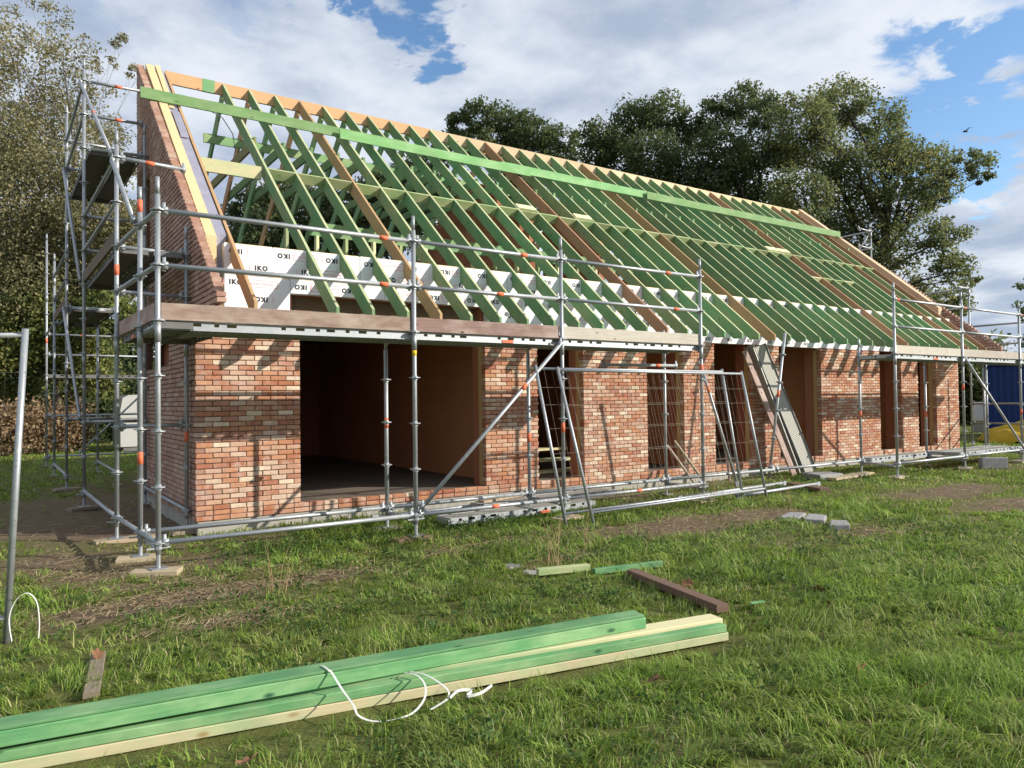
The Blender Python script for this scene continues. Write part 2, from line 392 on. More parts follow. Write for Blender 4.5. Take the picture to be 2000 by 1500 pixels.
def bare_at(x, y):
    b = np.zeros_like(x)
    for cx, cy, rx, ry, s in BARE:
        b = np.maximum(b, s * np.exp(-(((x - cx) / rx) ** 2 + ((y - cy) / ry) ** 2) * 1.1))
    n = fbm(x, y, 1.3, 4, 5)
    return np.clip((b + (n - .5) * 1.3 - .20) * 1.35, 0, 1)
def ground_z(x, y):
    near = np.clip(1 - (np.hypot(x - 4, y + 2) - 12) / 20, 0, 1)
    z = GZ + near * ((fbm(x, y, .55, 3, 2) - .5) * .07 + (fbm(x, y, 3.1, 3, 9) - .5) * .035)
    return z + np.clip(y - 30, 0, 100) * .004
def axis(lo, hi, step, far):
    a = list(np.arange(lo, hi, step)); x, d = lo, step
    while x > -far: d *= 1.35; x -= d; a.insert(0, x)
    x, d = hi, step
    while x < far: d *= 1.35; x += d; a.append(x)
    return np.array(a)
gx = axis(-5, 20, .11, 900); gy = axis(-8, 5, .09, 900)
GX, GY = np.meshgrid(gx, gy, indexing='ij'); Z = ground_z(GX, GY)
V = np.stack([GX, GY, Z], -1).reshape(-1, 3); nx, ny = len(gx), len(gy)
I = (np.arange(nx - 1)[:, None] * ny + np.arange(ny - 1)[None, :]).ravel()
F = np.stack([I, I + ny, I + ny + 1, I + 1], 1)
gm = Mat('turf_soil', .95, spec=.15)
at = gm.n('ShaderNodeAttribute'); at.attribute_name = 'bare'; gv = gm.coord('Object')
soil = gm.mix(gm.noise(gv, 9, 6, .65), (.11, .075, .050), (.27, .20, .135))
turf = gm.mix(gm.noise(gv, 5, 6, .7), (.085, .095, .028), (.18, .19, .055))
straw = gm.ramp(gm.noise(gv, 30, 4, .7, 1.0), [(.52, (0, 0, 0)), (.7, (1, 1, 1))])
soil = gm.mix(gm.math('MULTIPLY', straw, .5), soil, (.30, .24, .15))
gm.col(gm.mix(at.outputs['Fac'], turf, soil)).bump(gm.noise(gv, 28, 6, .7), .9, .04)
me = fast_mesh('ground', V, [F], [gm.m], True)
a = me.attributes.new('bare', 'FLOAT', 'POINT'); a.data.foreach_set('value', bare_at(GX, GY).ravel().astype(np.float32))
fobj('ground', me, kind='structure')

# ------------------------------------------------------------------ house
house = thing('brick_house', (0, 0, 0), 'unfinished long brick house with a bare green timber roof frame', 'house')
L = 18.28; CH = .0605; NC = 39; BL = .1905
OPEN = [(1.232, 3.964), (4.93, 5.826), (7.247, 8.144), (8.974, 10.05), (10.9, 12.31), (14.58, 15.5), (16.28, 17.14)]
PIERS = []; x = 0.0
for a_, b_ in OPEN: PIERS.append((x, a_)); x = b_
PIERS.append((x, L))
TAN = .857
def zroof(y): return 2.39 + TAN * (y + 1.05)

def brick_mesh(name, seed, dims):
    r = random.Random(seed); m = MB(); c = .0035
    hx, hy, hz = (d / 2 for d in dims); pts = {}
    for sx in (-1, 1):
        for sy in (-1, 1):
            for sz in (-1, 1):
                j = [r.uniform(-.0022, .0022) for _ in range(3)]
                P = Vector((sx * hx + j[0], sy * hy + j[1], sz * hz + j[2])); ids = []
                for ax in range(3):
                    q = P.copy(); s_ = (sx, sy, sz)
                    for k in range(3):
                        if k != ax: q[k] -= s_[k] * c * r.uniform(.6, 1.8)
                    ids.append(len(m.v)); m.v.append(tuple(q))
                pts[(sx, sy, sz)] = ids
    for ax in range(3):
        o1, o2 = [k for k in range(3) if k != ax]
        for s_ in (-1, 1):
            loop = []
            for u, v in ((-1, -1), (1, -1), (1, 1), (-1, 1)):
                k = [0, 0, 0]; k[ax] = s_; k[o1] = u; k[o2] = v; loop.append(pts[tuple(k)][ax])
            m.face(loop)
    for ax in range(3):                                     # chamfers along each edge
        o1, o2 = [k for k in range(3) if k != ax]
        for u in (-1, 1):
            for v in (-1, 1):
                k0 = [0, 0, 0]; k0[o1] = u; k0[o2] = v; k1 = list(k0); k0[ax] = -1; k1[ax] = 1
                a0, a1 = pts[tuple(k0)], pts[tuple(k1)]; m.face((a0[o1], a1[o1], a1[o2], a0[o2]))
    for k, ids in pts.items(): m.face(ids)
    return m
bricks = []                      # (centre, length along the wall, axis 0 = front wall, 1 = gable wall)
def lay(run0, run1, k, axis, plane, shift, jit=.0015):
    s = run0 - shift
    while s < run1 - .02:
        a0, a1 = max(s, run0), min(s + BL, run1); s += BL
        if a1 - a0 < .035: continue
        ln = a1 - a0 - .009; mid = (a0 + a1) / 2; z = k * CH + CH / 2
        c = (mid, plane + rnd.uniform(-jit, jit * 1.6), z) if axis == 0 else (plane + rnd.uniform(-jit * 1.6, jit), mid, z)
        bricks.append((Vector(c), ln, axis))
for k in range(NC):
    sh = 0 if k % 2 == 0 else BL / 2
    if k < 2: lay(0 if k % 2 == 0 else .1, L, k, 0, .05, sh); continue
    for i, (a0, a1) in enumerate(PIERS):
        st = a0
        if i == 0 and k % 2 == 1: st = .1
        lay(st, a1, k, 0, .05, sh if i else (sh if k % 2 == 0 else 0))
GY1 = 4.33
def gable_holes(z): return [(3.07, 3.52)] if 3.68 < z < 4.86 else ([(1.60, 3.45)] if 1.89 < z < 2.29 else [])
for k in range(115):
    z = (k + .5) * CH; top = (z - 2.50) / .832 - 1.05          # lowest y still under the roof line
    y0 = .1 if k % 2 == 0 else 0.0
    if z > 2.12: y0 = max(-1.05 + max(0, (2.45 - z)) * 3.0, top)
    if y0 > GY1 - .05: break
    segs = [(y0, GY1)]
    for h0, h1 in gable_holes(z): segs = [q for (a0, a1) in segs for q in ((a0, min(a1, h0)), (max(a0, h1), a1)) if q[1] - q[0] > .03]
    for a0, a1 in segs: lay(a0, a1, k, 1, .05, (.06 * (k * 7 % 3)) if z > 2.12 else (BL / 2 * (k % 2)))
# right-hand gable seen edge on above the roof
for k in range(int(2.2 / CH), 115):
    z = (k + .5) * CH; y0 = max(-1.05, (z - 2.50) / .832 - 1.05)
    if y0 > GY1: break
    lay(y0, min(y0 + .45, GY1), k, 1, L - .05, 0)
def shown(c, ln, axis):
    p = proj(c)
    if p is None or not (-20 < p[0] < 2020): return 0
    q = proj(c + (Vector((ln, 0, 0)) if axis == 0 else Vector((0, ln, 0))))
    hid = 1.0 if not (640 > p[1] > 590 or p[1] > 1020) else .3
    if axis == 1 and c.x > 10: return 0
    return abs(q[0] - p[0]) * FPX * CH / p[2] * hid
order = sorted(range(len(bricks)), key=lambda i: -shown(*bricks[i]))
big = set(order[:300])
wall_f = MB()
wall_f.box(.016, L - .016, .013, .099, .0, 2 * CH - .012)
for a0, a1 in PIERS: wall_f.box(a0 + .012, a1 - .012, .0131, .0989, 2 * CH - .012, NC * CH - .01)
front_wall = wall_f.obj('front_wall', M_MORTAR, house)
wall_g = MB()
def gpoly(pts): wall_g.prism(pts, 0, .016, .088)
gpoly([(.098, 0), (GY1 - .01, 0), (GY1 - .01, 1.89), (.098, 1.89)])
gpoly([(.098, 1.8901), (1.60, 1.8901), (1.60, 2.288), (.098, 2.288)]); gpoly([(3.45, 1.8901), (GY1 - .01, 1.8901), (GY1 - .01, 2.288), (3.45, 2.288)])
zt = lambda y: 2.44 + .832 * (y + 1.05)
gpoly([(.0, 2.2881), (GY1 - .01, 2.2881), (GY1 - .01, 3.68), (zt(0) and (3.68 - 2.44) / .832 - 1.05, 3.68), (-.85, 2.56), (-.6, 2.42)])
gpoly([((3.6801 - 2.44) / .832 - 1.05, 3.6801), (3.07, 3.6801), (3.07, 4.86), ((4.86 - 2.44) / .832 - 1.05, 4.86)])
gpoly([(3.52, 3.6801), (GY1 - .01, 3.6801), (GY1 - .01, 4.86), (3.52, 4.86)])
gpoly([((4.8601 - 2.44) / .832 - 1.05, 4.8601), (GY1 - .01, 4.8601), (GY1 - .01, zt(GY1) - .02)])
gable_wall = wall_g.obj('gable_wall', M_MORTAR, house)
wall_r = MB().prism([(-.95, 2.3), (GY1, 2.3), (GY1, zt(GY1) - .03), (-.95, 2.46)], 0, L - .09, L - .012)
wall_r.prism([(.1, 0), (GY1, 0), (GY1, 2.2999), (.1, 2.2999)], 0, L - .09, L - .012)
right_wall = wall_r.obj('end_wall', M_MORTAR, house)
BM = [[], []]
for s_ in range(6):
    for ax in (0, 1):
        mb = brick_mesh('brick', 40 + s_ * 2 + ax, (.1815, .1, .0512) if ax == 0 else (.1, .1815, .0488))
        me = mb.mesh('brick'); me.materials.append(M_BRICKG if ax else M_BRICK); BM[ax].append(me)
rest = [MB(), MB()]
for i, (c, ln, ax) in enumerate(bricks):
    sx = ln / .1815; sc = (sx, 1, 1) if ax == 0 else (1, sx, 1)
    if i in big:
        inst('brick', rnd.choice(BM[ax]), front_wall if ax == 0 else gable_wall, c, (rnd.uniform(-.004, .004), rnd.uniform(-.004, .004), rnd.uniform(-.006, .006)), sc)
    else:
        me = rnd.choice(BM[ax]); T = rest[ax]; b = len(T.v)
        for v in me.vertices: T.v.append((c.x + v.co.x * sc[0], c.y + v.co.y * sc[1], c.z + v.co.z * sc[2]))
        for p in me.polygons: T.face([b + q for q in p.vertices])
rest[0].obj('bricks', M_BRICK, front_wall, kind='stuff'); rest[1].obj('bricks', M_BRICKG, gable_wall, kind='stuff')
# foundation, floor, inner walls
MB().box(.03, L - .03, .02, .38, GZ - .25, -.004).obj('foundation', M_CONC, house)
MB().box(.02, .38, .3805, GY1, GZ - .25, -.0041).obj('foundation', M_CONC, house)
MB().box(.40, L - .1, .115, 4.3, -.2, .098).box(1.3, L - .1, 4.3005, 8.4, -.2, .0979).obj('floor', M_SLAB, house)
MB().box(.40, L - .1, .42, 4.3, 2.78, 2.98).box(1.3, L - .1, 4.3005, 8.4, 2.78, 2.979).obj('ceiling', M_CONCD, house)
MB().box(1.305, 1.44, 4.3005, 8.279, .0985, 2.777).box(.405, 1.3, 4.16, 4.295, .0985, 2.777).obj('side_wall', M_CLAY, house)
for q_ in range(3): MB().box(5.1, 6.7, .95 + q_ * .28, 1.20 + q_ * .28, .11 + q_ * .17, .15 + q_ * .17).obj('stair_tread', M_CREAM, house)
inner = MB()
for i, (a0, a1) in enumerate(PIERS):
    inner.box(a0 + (.28 if i == 0 else .05), a1 - .04, .1855, .42, .0985, 2.72)
    if i < len(PIERS) - 1: inner.box(a1 - .0405 if i else 1.12, PIERS[i + 1][0] + .0505 if i else 4.04, .2805, .4195, 2.7205 if i == 0 else 2.40, 3.25)
for i, (a0, a1) in enumerate(PIERS):
    if i: inner.box(a0 + .052 + (0 if i != 1 else .0), a1 - .042, .2805, .4195, 2.7205, 3.25)
inner.box(.40, 1.1195, .2805, .4195, 2.7205, 3.25)
inner.obj('inner_wall', M_CLAY, house)
for xw in (4.5, 8.55, 12.6, 15.8):
    cw = MB(); bl = MB()
    for r_ in range(11):
        z0 = .1 + r_ * .243; y = .4205 - (.15 if r_ % 2 else 0)
        while y < 8.28:
            y0, y1 = max(y, .4205), min(y + .30, 8.28)
            if y1 - y0 > .04: bl.box(xw - rnd.uniform(0, .0006), xw + .14, y0 + .0006, y1 - .0006, z0 + .0015, min(z0 + .2422, 2.775))
            y += .30
    bl.obj('partition_wall', M_BROWNWALL, house)
MB().box(1.3, L - .2, 8.2805, 8.42, .0985, 2.777).obj('rear_wall', M_CLAY, house)
MB().prism([(.43, .0985), (4.28, .0985), (4.28, 2.3), (.43, 2.3)], 0, .262, .385).obj('gable_inner_wall', M_CLAY, house)
# wall insulation: yellow boards seen in the right reveal of each opening, white foil boards above
for i, (a0, a1) in enumerate(PIERS):
    if i: MB().box(a0 + .002, a0 + .12, .104, .185, .125, 2.335).obj('cavity_board', M_REVEAL, house)
for i, (a0, a1) in enumerate(PIERS):
    MB().box(a0 + (.1215 if i else .12), a1 - .004, .106, .1845, .124, 2.338).obj('cavity_board', M_PIR, house)
# opening heads
MB().box(1.12, 4.04, .300, .418, 2.36, 2.7195).obj('lintel', M_DBROWN, house)
def text_mesh(body, size, bold=.0):
    cu = bpy.data.curves.new('print', 'FONT'); cu.body = body; cu.size = size; cu.align_x = 'CENTER'; cu.align_y = 'CENTER'; cu.offset = bold; cu.extrude = .0004; cu.space_character = 1.27; cu.resolution_u = 3
    o = bpy.data.objects.new('print', cu); COL.objects.link(o)
    dg = bpy.context.evaluated_depsgraph_get(); me = bpy.data.meshes.new_from_object(o.evaluated_get(dg))
    bpy.data.objects.remove(o); bpy.data.curves.remove(cu); return me
ME_IKO = text_mesh('IKO', .078, .0045); ME_IKO.materials.append(M_PRINT)
ME_EN = text_mesh('enertherm', .050, .0008); ME_EN.materials.append(M_REDPRINT)
fr = MB()
for (xa, xb, za, zb) in ((-.19, .19, .040, .0455), (-.19, .19, -.0455, -.040), (-.19, -.1845, -.0398, .0398), (.1845, .19, -.0398, .0398)): fr.box(xa, xb, -.0006, .0006, za, zb)
ME_BOX = fr.mesh('print_frame'); ME_BOX.materials.append(M_REDPRINT)
fr = MB().box(-.004, .004, -.0006, .0006, -.03, .012); fr.box(-.004, .004, -.0006, .0006, .018, .030)
ME_TICK = fr.mesh('print_tick'); ME_TICK.materials.append(M_REDPRINT)
fr = MB().tube((0, -.004, 0), (0, .004, 0), .035, 12); ME_PLUG = fr.mesh('fixing_plug', smooth=False); ME_PLUG.materials.append(flat('plug_plastic', (.10, .11, .14), .5))
def boards(z0, z1, xs, flip):
    for i in range(len(xs) - 1):
        xa, xb = xs[i] + .004, xs[i + 1] - .004
        cut = z0
        yo = .030 + rnd.uniform(-.004, .004)
        m = MB().beam((xa, yo + .06, (cut + z1) / 2 + rnd.uniform(-.006, .006)), (xb, yo + .06, (cut + z1) / 2 + rnd.uniform(-.006, .006)), .12, z1 - cut, ch=.004)
        b = m.obj('insulation_board', M_BOARD, house)
        MB().box(xa + .006, xb - .006, yo + .008, yo + .112, z1 - .02, z1 + .010).obj('foam_core', M_PIR, b)
        row = 0; z = z1 - .085
        while z > z0 + .06:
            xx = xa + .13 + (.30 if row % 2 else .0); up = (row + flip) % 2 == 0
            while xx < xb - .14:
                yy = yo - .0012; rx = (math.pi / 2, 0 if up else math.pi, 0)
                if xx < 12:
                    inst('print', ME_IKO, b, (xx, yy, z), rx); inst('print', ME_TICK, b, (xx - (.14 if up else -.14), yy, z), (0, 0 if up else math.pi, 0))
                    fx = xx + (.31 if up else -.31)
                    if xa + .19 < fx < xb - .19:
                        inst('print', ME_BOX, b, (fx, yy, z), None); inst('print', ME_EN, b, (fx, yy, z), rx)
                xx += .62
            row += 1; z -= .185
        if rnd.random() < .6 and z1 - z0 > .3: inst('fixing_plug', ME_PLUG, b, (xa + rnd.uniform(.2, .6), yo - .002, z1 - .25))
boards(2.90, 3.27, [.33, .91, 2.05, 3.2, 4.4, 5.6, 6.8, 8.0, 9.2, 10.4, 11.6, 12.8, 14.0, 15.2, 16.4, 17.95], 1)
boards(2.39, 2.896, [.33, 1.12], 0); boards(2.722, 2.896, [1.12, 2.4, 4.04], 1)
boards(2.372, 2.896, [4.04, 5.1, 6.3, 7.5, 8.7, 9.9, 11.1, 12.3, 13.5, 14.7, 15.9, 17.95], 0)
# gable insulation and foil covered inner leaf
pg = lambda d, y0: [(y0, 2.35), (4.29, 2.35), (4.29, zroof(4.29) + d), (y0, zroof(y0) + d)]
MB().prism(pg(.03, .02), 0, .125, .245).obj('gable_insulation', M_PIR, house)
MB().prism(pg(-.02, .14), 0, .262, .385).obj('gable_inner_leaf', M_FOIL, house)
MB().prism([(3.0, zroof(3.0) + .002), (4.28, zroof(4.28) + .002), (4.28, zroof(4.28) + .05), (3.9, zroof(3.9) + .05)], 0, .265, .34).obj('gable_insulation', M_PIR, house)
MB().prism([(2.2, zroof(2.2) + .002), (2.9, zroof(2.9) + .002), (2.85, zroof(2.85) + .03), (2.25, zroof(2.25) + .028)], 0, .27, .38).obj('foil_flap', M_FOIL, house)
MB().path([(.9, 3.4, 6.1), (1.15, 3.5, 6.05), (1.3, 3.45, 5.8), (1.33, 3.4, 5.5)], .008, 5).obj('cable', M_TWINE, house)
# right gable verge
MB().prism([(.3, zroof(.3) - .25), (4.29, zroof(4.29) - .25), (4.29, zroof(4.29) + .05), (.3, zroof(.3) + .05)], 0, L - .31, L - .11).obj('gable_insulation', M_PALE, house)
# ------------------------------------------------------------------ roof frame
RW, RD = .036, .185
un = Vector((0, -TAN, 1)).normalized(); ud = Vector((0, 1, TAN)).normalized()
def rafter(xc, front=True, mat=M_GREEN, y_lo=None, tw=0.0):
    s_ = 1 if front else -1; m = MB(); yl = -.97 if y_lo is None else y_lo
    def P(y, d, xo):
        q = Vector((xc + xo, y, zroof(y) - d / math.cos(math.atan(TAN))))
        if not front: q.y = 8.5 - q.y
        return tuple(q)
    low = yl + .09; b = len(m.v); h = RW / 2; top = 4.25 - .028
    Lg = (top - yl) / math.cos(math.atan(TAN))
    for xo in (-h, h):
        m.v += [P(yl, 0, xo), P(top, 0, xo), P(top, RD, xo), P(yl + (RD / math.cos(math.atan(TAN)) - .09) / TAN, RD, xo), P(yl, .09 * math.cos(math.atan(TAN)), xo)]
    uvs = [(0, 0), (Lg, 0), (Lg, RD), (.18, RD), (0, .085)]
    m.face([b, b + 1, b + 2, b + 3, b + 4], uvs); m.face([b + 9, b + 8, b + 7, b + 6, b + 5], [(u + 3, v + .4) for u, v in uvs[::-1]])
    for i in range(5):
        j = (i + 1) % 5; e = math.hypot(uvs[j][0] - uvs[i][0], uvs[j][1] - uvs[i][1])
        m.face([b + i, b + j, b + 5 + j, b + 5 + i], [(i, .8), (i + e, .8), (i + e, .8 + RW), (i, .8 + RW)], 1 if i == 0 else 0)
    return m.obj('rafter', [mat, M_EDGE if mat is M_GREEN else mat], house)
BROWN = {3, 12, 18, 28, 34, 36}
XR = [1.345 + .4505 * k for k in range(37)]
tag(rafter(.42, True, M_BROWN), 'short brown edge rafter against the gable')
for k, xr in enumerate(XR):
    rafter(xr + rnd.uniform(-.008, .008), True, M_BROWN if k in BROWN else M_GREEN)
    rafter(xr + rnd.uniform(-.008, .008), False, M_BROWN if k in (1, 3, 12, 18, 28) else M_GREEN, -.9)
# ridge board in lengths, noggings, collar ties, back batten, knee wall
xs = [.42, 5.4, 10.3, 14.9, 17.96]
for i in range(4): MB().beam((xs[i], 4.25, 6.825), (xs[i + 1] - .004, 4.25, 6.825), .045, .21, ch=.003).obj('ridge_board', M_PALE if i else timber('ridge_timber', (.58, .36, .17), (.68, .45, .24), (.3, .15, .07)), house)
MB().box(1.0, 1.2, 4.2255, 4.2745, 6.718, 6.934).obj('green_paint_patch', M_GREEN, house)
yn = 1.75
def nog(x0, x1, y, lift=0.0, h=.155, mat=M_CREAM, flat_=False):
    c = Vector((0, y, zroof(y))) - un * (h / 2 + .006 - lift)
    m = MB().beam((x0, c.y, c.z), (x1, c.y, c.z), h if flat_ else .035, .035 if flat_ else h, up=tuple(un)); m.obj('nogging', mat, house)
M_NOG = timber('green_nogging', (.25, .365, .155), (.37, .46, .215), (.18, .24, .1), (.50, .50, .28))
c = Vector((0, yn, zroof(yn))) - un * .10
MB().beam((.40, c.y, c.z), (1.285, c.y, c.z), .045, .19, up=(0, 0, 1)).obj('purlin', M_CREAM, house)
for k in range(len(XR) - 1):
    nog(XR[k] + .022, XR[k + 1] - .022, yn + rnd.uniform(-.02, .02), rnd.uniform(0, .008), mat=M_NOG)
for k in (10, 13, 26, 27): nog(XR[k] + .022, XR[k + 1] - .022, yn + .10, .085, .15, M_CREAM, True)
for k in (27, 28, 29, 30): nog(XR[k] + .022, XR[k + 1] - .022, .98 - .01 * (k % 2), .0, .15, M_CREAM if k in (27, 30) else M_NOG)
c = Vector((0, yn + .3, zroof(yn + .3))) - un * .26
MB().beam((1.2, c.y, c.z), (9.0, c.y, c.z), .16, .04).obj('purlin', M_PALE, house)
for k, xr in enumerate(XR):
    if k % 6 == 5: continue
    zc = 5.40; h0 = (zc - 2.39) / TAN - 1.05
    MB().beam((xr + .045, h0 + .02, zc), (xr + .045, 8.5 - h0 - .02, zc), .040, .15).obj('collar_tie', timber('olive_timber', (.24, .26, .10), (.32, .33, .14), (.12, .13, .06)) if k == 0 else M_GREEN, house)
zb = 6.13
MB().beam((1.15, 4.86, zb), (9.0, 4.86, zb), .035, .165).obj('back_batten', M_GREEN, house)
knee = MB().beam((1.9, 1.5, 3.92), (9.5, 1.5, 3.92), .045, .20); knee.obj('plate', M_GREEN, house)
MB().beam((1.92, 1.5, 3.42), (9.4, 1.5, 3.42), .09, .045).obj('plate', M_GREEN, house)
for k in range(17): MB().beam((1.55 + .4515 * k, 1.5, 2.985), (1.55 + .4515 * k, 1.5, 3.8195 if k else 3.9), .04, .09, up=(0, 1, 0)).obj('stud', M_CREAM if k % 2 else M_NOG, house)
# green marking batten nailed over the rafters in four lapped lengths
def batten(x0, x1, y, lift, w=.145):
    zb_ = zroof(y) + .03
    MB().beam((x0, y - .017 - lift, zb_ + w / 2), (x1, y - .017 - lift, zb_ + w / 2 + rnd.uniform(-.01, .0)), .030, w, ch=.003).obj('batten', M_GREEN2L, house)
M_GREEN2L = timber('light_green_timber', (.16, .34, .125), (.22, .42, .165), (.08, .2, .08), (.29, .46, .22))
batten(-.13, 4.25, 3.06, .0, .165); batten(2.95, 7.0, 2.99, .031, .165); batten(6.35, 11.0, 3.06, .0, .165); batten(10.3, 18.0, 3.02, .031, .165)
# attic masonry seen between the rafters
def block_wall(name, x, y0, y1, z0, ztop, th=.14):
    w = thing(name, (0, 0, 0), None, None); w.parent = house
    mes = []
    for r_ in range(14):
        z = z0 + r_ * .243; y = y0 - (.15 if r_ % 2 else 0)
        while y < y1:
            ya, yb = max(y, y0), min(y + .30, y1); y += .30
            lim = min(ztop(ya), ztop(yb))
            if yb - ya < .05 or z + .03 > lim: continue
            hgt = min(.238, lim - z)
            m = MB().box(-th / 2, th / 2, -(yb - ya) / 2 + .003, (yb - ya) / 2 - .003, -hgt / 2, hgt / 2).mesh('clay_block'); m.materials.append(M_CLAY)
            inst('clay_block', m, w, (x + rnd.uniform(-.003, .003), (ya + yb) / 2, z + hgt / 2 + .002))
block_wall('attic_wall', 6.25, 1.9, 6.5, 2.985, lambda y: min(zroof(min(y, 8.5 - y)) - .45, 5.75))
block_wall('attic_wall', 8.3, 2.3, 4.2, 2.985, lambda y: min(zroof(y) - .40, 5.6))
MB().box(6.9, 7.55, 3.6, 4.2, 2.985, 5.3).obj('chimney_stub', M_CLAY, house)
block_wall('attic_wall', 12.6, 1.2, 7.2, 2.985, lambda y: min(zroof(min(y, 8.5 - y)) - .45, 6.4))
block_wall('attic_wall', 16.9, 1.2, 7.2, 2.985, lambda y: min(zroof(min(y, 8.5 - y)) - .45, 6.4))

# ------------------------------------------------------------------ scaffolds
PR = .0242
mb = MB(); mb.tube((0, 0, -.005), (0, 0, .005), .062, 10); mb.tube((0, 0, -.028), (0, 0, -.006), .032, 8); mb.tube((0, 0, .006), (0, 0, .022), .030, 8)
ME_ROS = mb.mesh('rosette'); ME_ROS.materials.append(M_STEEL)
mb = MB(); mb.box(-.075, .075, -.075, .075, .0, .008); mb.tube((0, 0, .008), (0, 0, .36), .019, 8); mb.tube((0, 0, .235), (0, 0, .268), .034, 8)
mb.beam((-.10, 0, .25), (.10, 0, .25), .022, .02)
ME_JACK = mb.mesh('base_jack', smooth=False); ME_JACK.materials.append(M_STEEL)
mb = MB().tube((0, 0, 0), (0, 0, .12), PR + .0018, 8); ME_BAND = mb.mesh('painted_band', smooth=True); ME_BAND.materials.append(M_ORANGE)
mb = MB().tube((0, 0, 0), (0, 0, .07), PR + .0018, 8); ME_LABEL = mb.mesh('paper_label', smooth=True); ME_LABEL.materials.append(M_YELLOWTAPE)
def standard(sc, x, y, z1, z0=.02, zr=2.12, bands=(), ros=True, top=None, jack=True):
    m = MB().tube((x, y, z0), (x, y, z1 - .16), PR, 10); m.tube((x, y, z1 - .16), (x, y, z1), .019, 8)
    j = z0 + 1.9
    while j < z1 - .3: m.tube((x, y, j), (x, y, j + .2), PR + .004, 10); j += 2.0
    s_ = m.obj('standard', M_STEEL, sc, smooth=True)
    n = math.ceil((z0 - zr) / .5); zz_ = zr + n * .5
    while zz_ < z1 - .1 and ros:
        inst('rosette', ME_ROS, s_, (x, y, zz_), (0, 0, rnd.uniform(0, 1))); zz_ += .5
    for b in bands: inst('painted_band', ME_BAND, s_, (x, y, b))
    if jack: inst('base_jack', ME_JACK, sc, (x, y, GZ + .045), (0, 0, rnd.uniform(-.2, .2)), (1, 1, max(.4, (z0 - GZ + .09) / .36)))
    return s_
def bar(sc, p0, p1, name='ledger', band=None, r=PR * .98, mat=None):
    p0, p1 = Vector(p0), Vector(p1); d = (p1 - p0).normalized()
    m = MB().tube(p0 + d * .05, p1 - d * .05, r, 8)
    for q, s_ in ((p0, 1), (p1, -1)):
        m.beam(q + d * (.032 * s_), q + d * (.085 * s_), .040, .066)                    # ledger head
        m.beam(q + d * (.052 * s_) + Vector((0, 0, -.055)), q + d * (.052 * s_) + Vector((0, 0, .075)), .006, .030, up=tuple(d))   # wedge
    o = m.obj(name, mat or M_STEEL, sc, smooth=True)
    if band is not None:
        c = p0.lerp(p1, band); bm_ = MB().tube(c - d * .05, c + d * .05, r + .0015, 8); bm_.obj('painted_band', M_ORANGE, o, smooth=True)
    return o
def deck(sc, p0, p1, side, w=.32, mat=None, band=True, under=None):
    """steel plank from p0 to p1 (front edge line, top height), width towards side"""
    p0, p1, sd = Vector(p0), Vector(p1), Vector(side).normalized(); d = (p1 - p0).normalized(); Ln = (p1 - p0).length
    up = Vector((0, 0, 1)); m = MB()
    m.beam(p0 + sd * (w / 2) + up * -.016, p1 + sd * (w / 2) + up * -.016, w - .012, .010, mi=1)
    for e in (0.003, w - .003):
        m.beam(p0 + sd * e + up * -.070, p1 + sd * e + up * -.070, .004, .040)                 # lower web
        t = .0; i = 0
        while t < Ln:                                                                          # upper web with cut-outs
            seg = (.115, .10, .115, .07)[i % 4] if not (.35 < (t % 1.6) / 1.6 < .62) else .43
            a0, a1 = t, min(t + seg, Ln); m.beam(p0 + d * a0 + sd * e + up * -.0345, p0 + d * a1 + sd * e + up * -.0345, .004, .031)
            t += seg + (.045, .09)[i % 2]; i += 1
        m.beam(p0 + sd * e + up * -.012, p1 + sd * e + up * -.012, .005, .014)
    for q in (p0, p1): m.beam(q + sd * .01 + up * -.05, q + sd * (w - .01) + up * -.05, .05, .06)
    o = m.obj('deck_plank', [mat or M_STEEL, under or M_PERF], sc)
    if band:
        c = p0.lerp(p1, .62); MB().beam(c - d * .08 + up * -.068, c + d * .08 + up * -.068, .0135, .035).obj('painted_band', M_ORANGE, o)
    return o
def toe(sc, p0, p1, mat=M_TOE, h=.155, z=None):
    return MB().beam(p0, p1, .030, h, ch=.003).obj('toe_board', mat, sc)

YF, YI, ZD = -1.82, -1.09, 2.12
XA, XB, XC, XD = -.69, 1.884, 3.95, 6.525
sc1 = thing('scaffold', (XA, YF, GZ), 'galvanised tube scaffold wrapped round the left gable and front corner', 'scaffold')
standard(sc1, XA, YF, 3.42); standard(sc1, -.73, YI, 3.50, bands=(.78, 3.25))
sb = standard(sc1, XB, YF, 3.40); inst('paper_label', ME_LABEL, sb, (XB, YF, 1.86)); standard(sc1, XB, YI, 2.13, bands=(1.05,), zr=2.12)
standard(sc1, XC, YF, 3.40, bands=(.95,)); standard(sc1, XC, YI, 2.13, bands=(.80,)); standard(sc1, XD, YF, 3.38, bands=(1.72,)); standard(sc1, XD, YI, 2.40)
for y in (YF, YI):
    for i, (a0, a1) in enumerate(((XA, XB), (XB, XC), (XC, XD))):
        a0_ = -.73 if (y == YI and i == 0) else a0
        bar(sc1, (a0_, y, .12), (a1, y, .12), 'ledger', .5 if y == YF and i else None)
for i, (a0, a1) in enumerate(((XA, XB), (XB, XC), (XC, XD))):
    bar(sc1, (a0, YF, 2.62), (a1, YF, 2.62), 'guard_rail', (.86, .55, .8)[i]); bar(sc1, (a0, YF, 3.12), (a1, YF, 3.12), 'guard_rail', (.86, .72, .74)[i])
    deck(sc1, (a0 + .03, YF + .045, ZD + .012), (a1 - .03, YF + .045, ZD + .012), (0, 1, 0), band=(i == 1)); deck(sc1, (a0 + .03, YF + .37, ZD + .012), (a1 - .03, YF + .37, ZD + .012), (0, 1, 0), band=False)
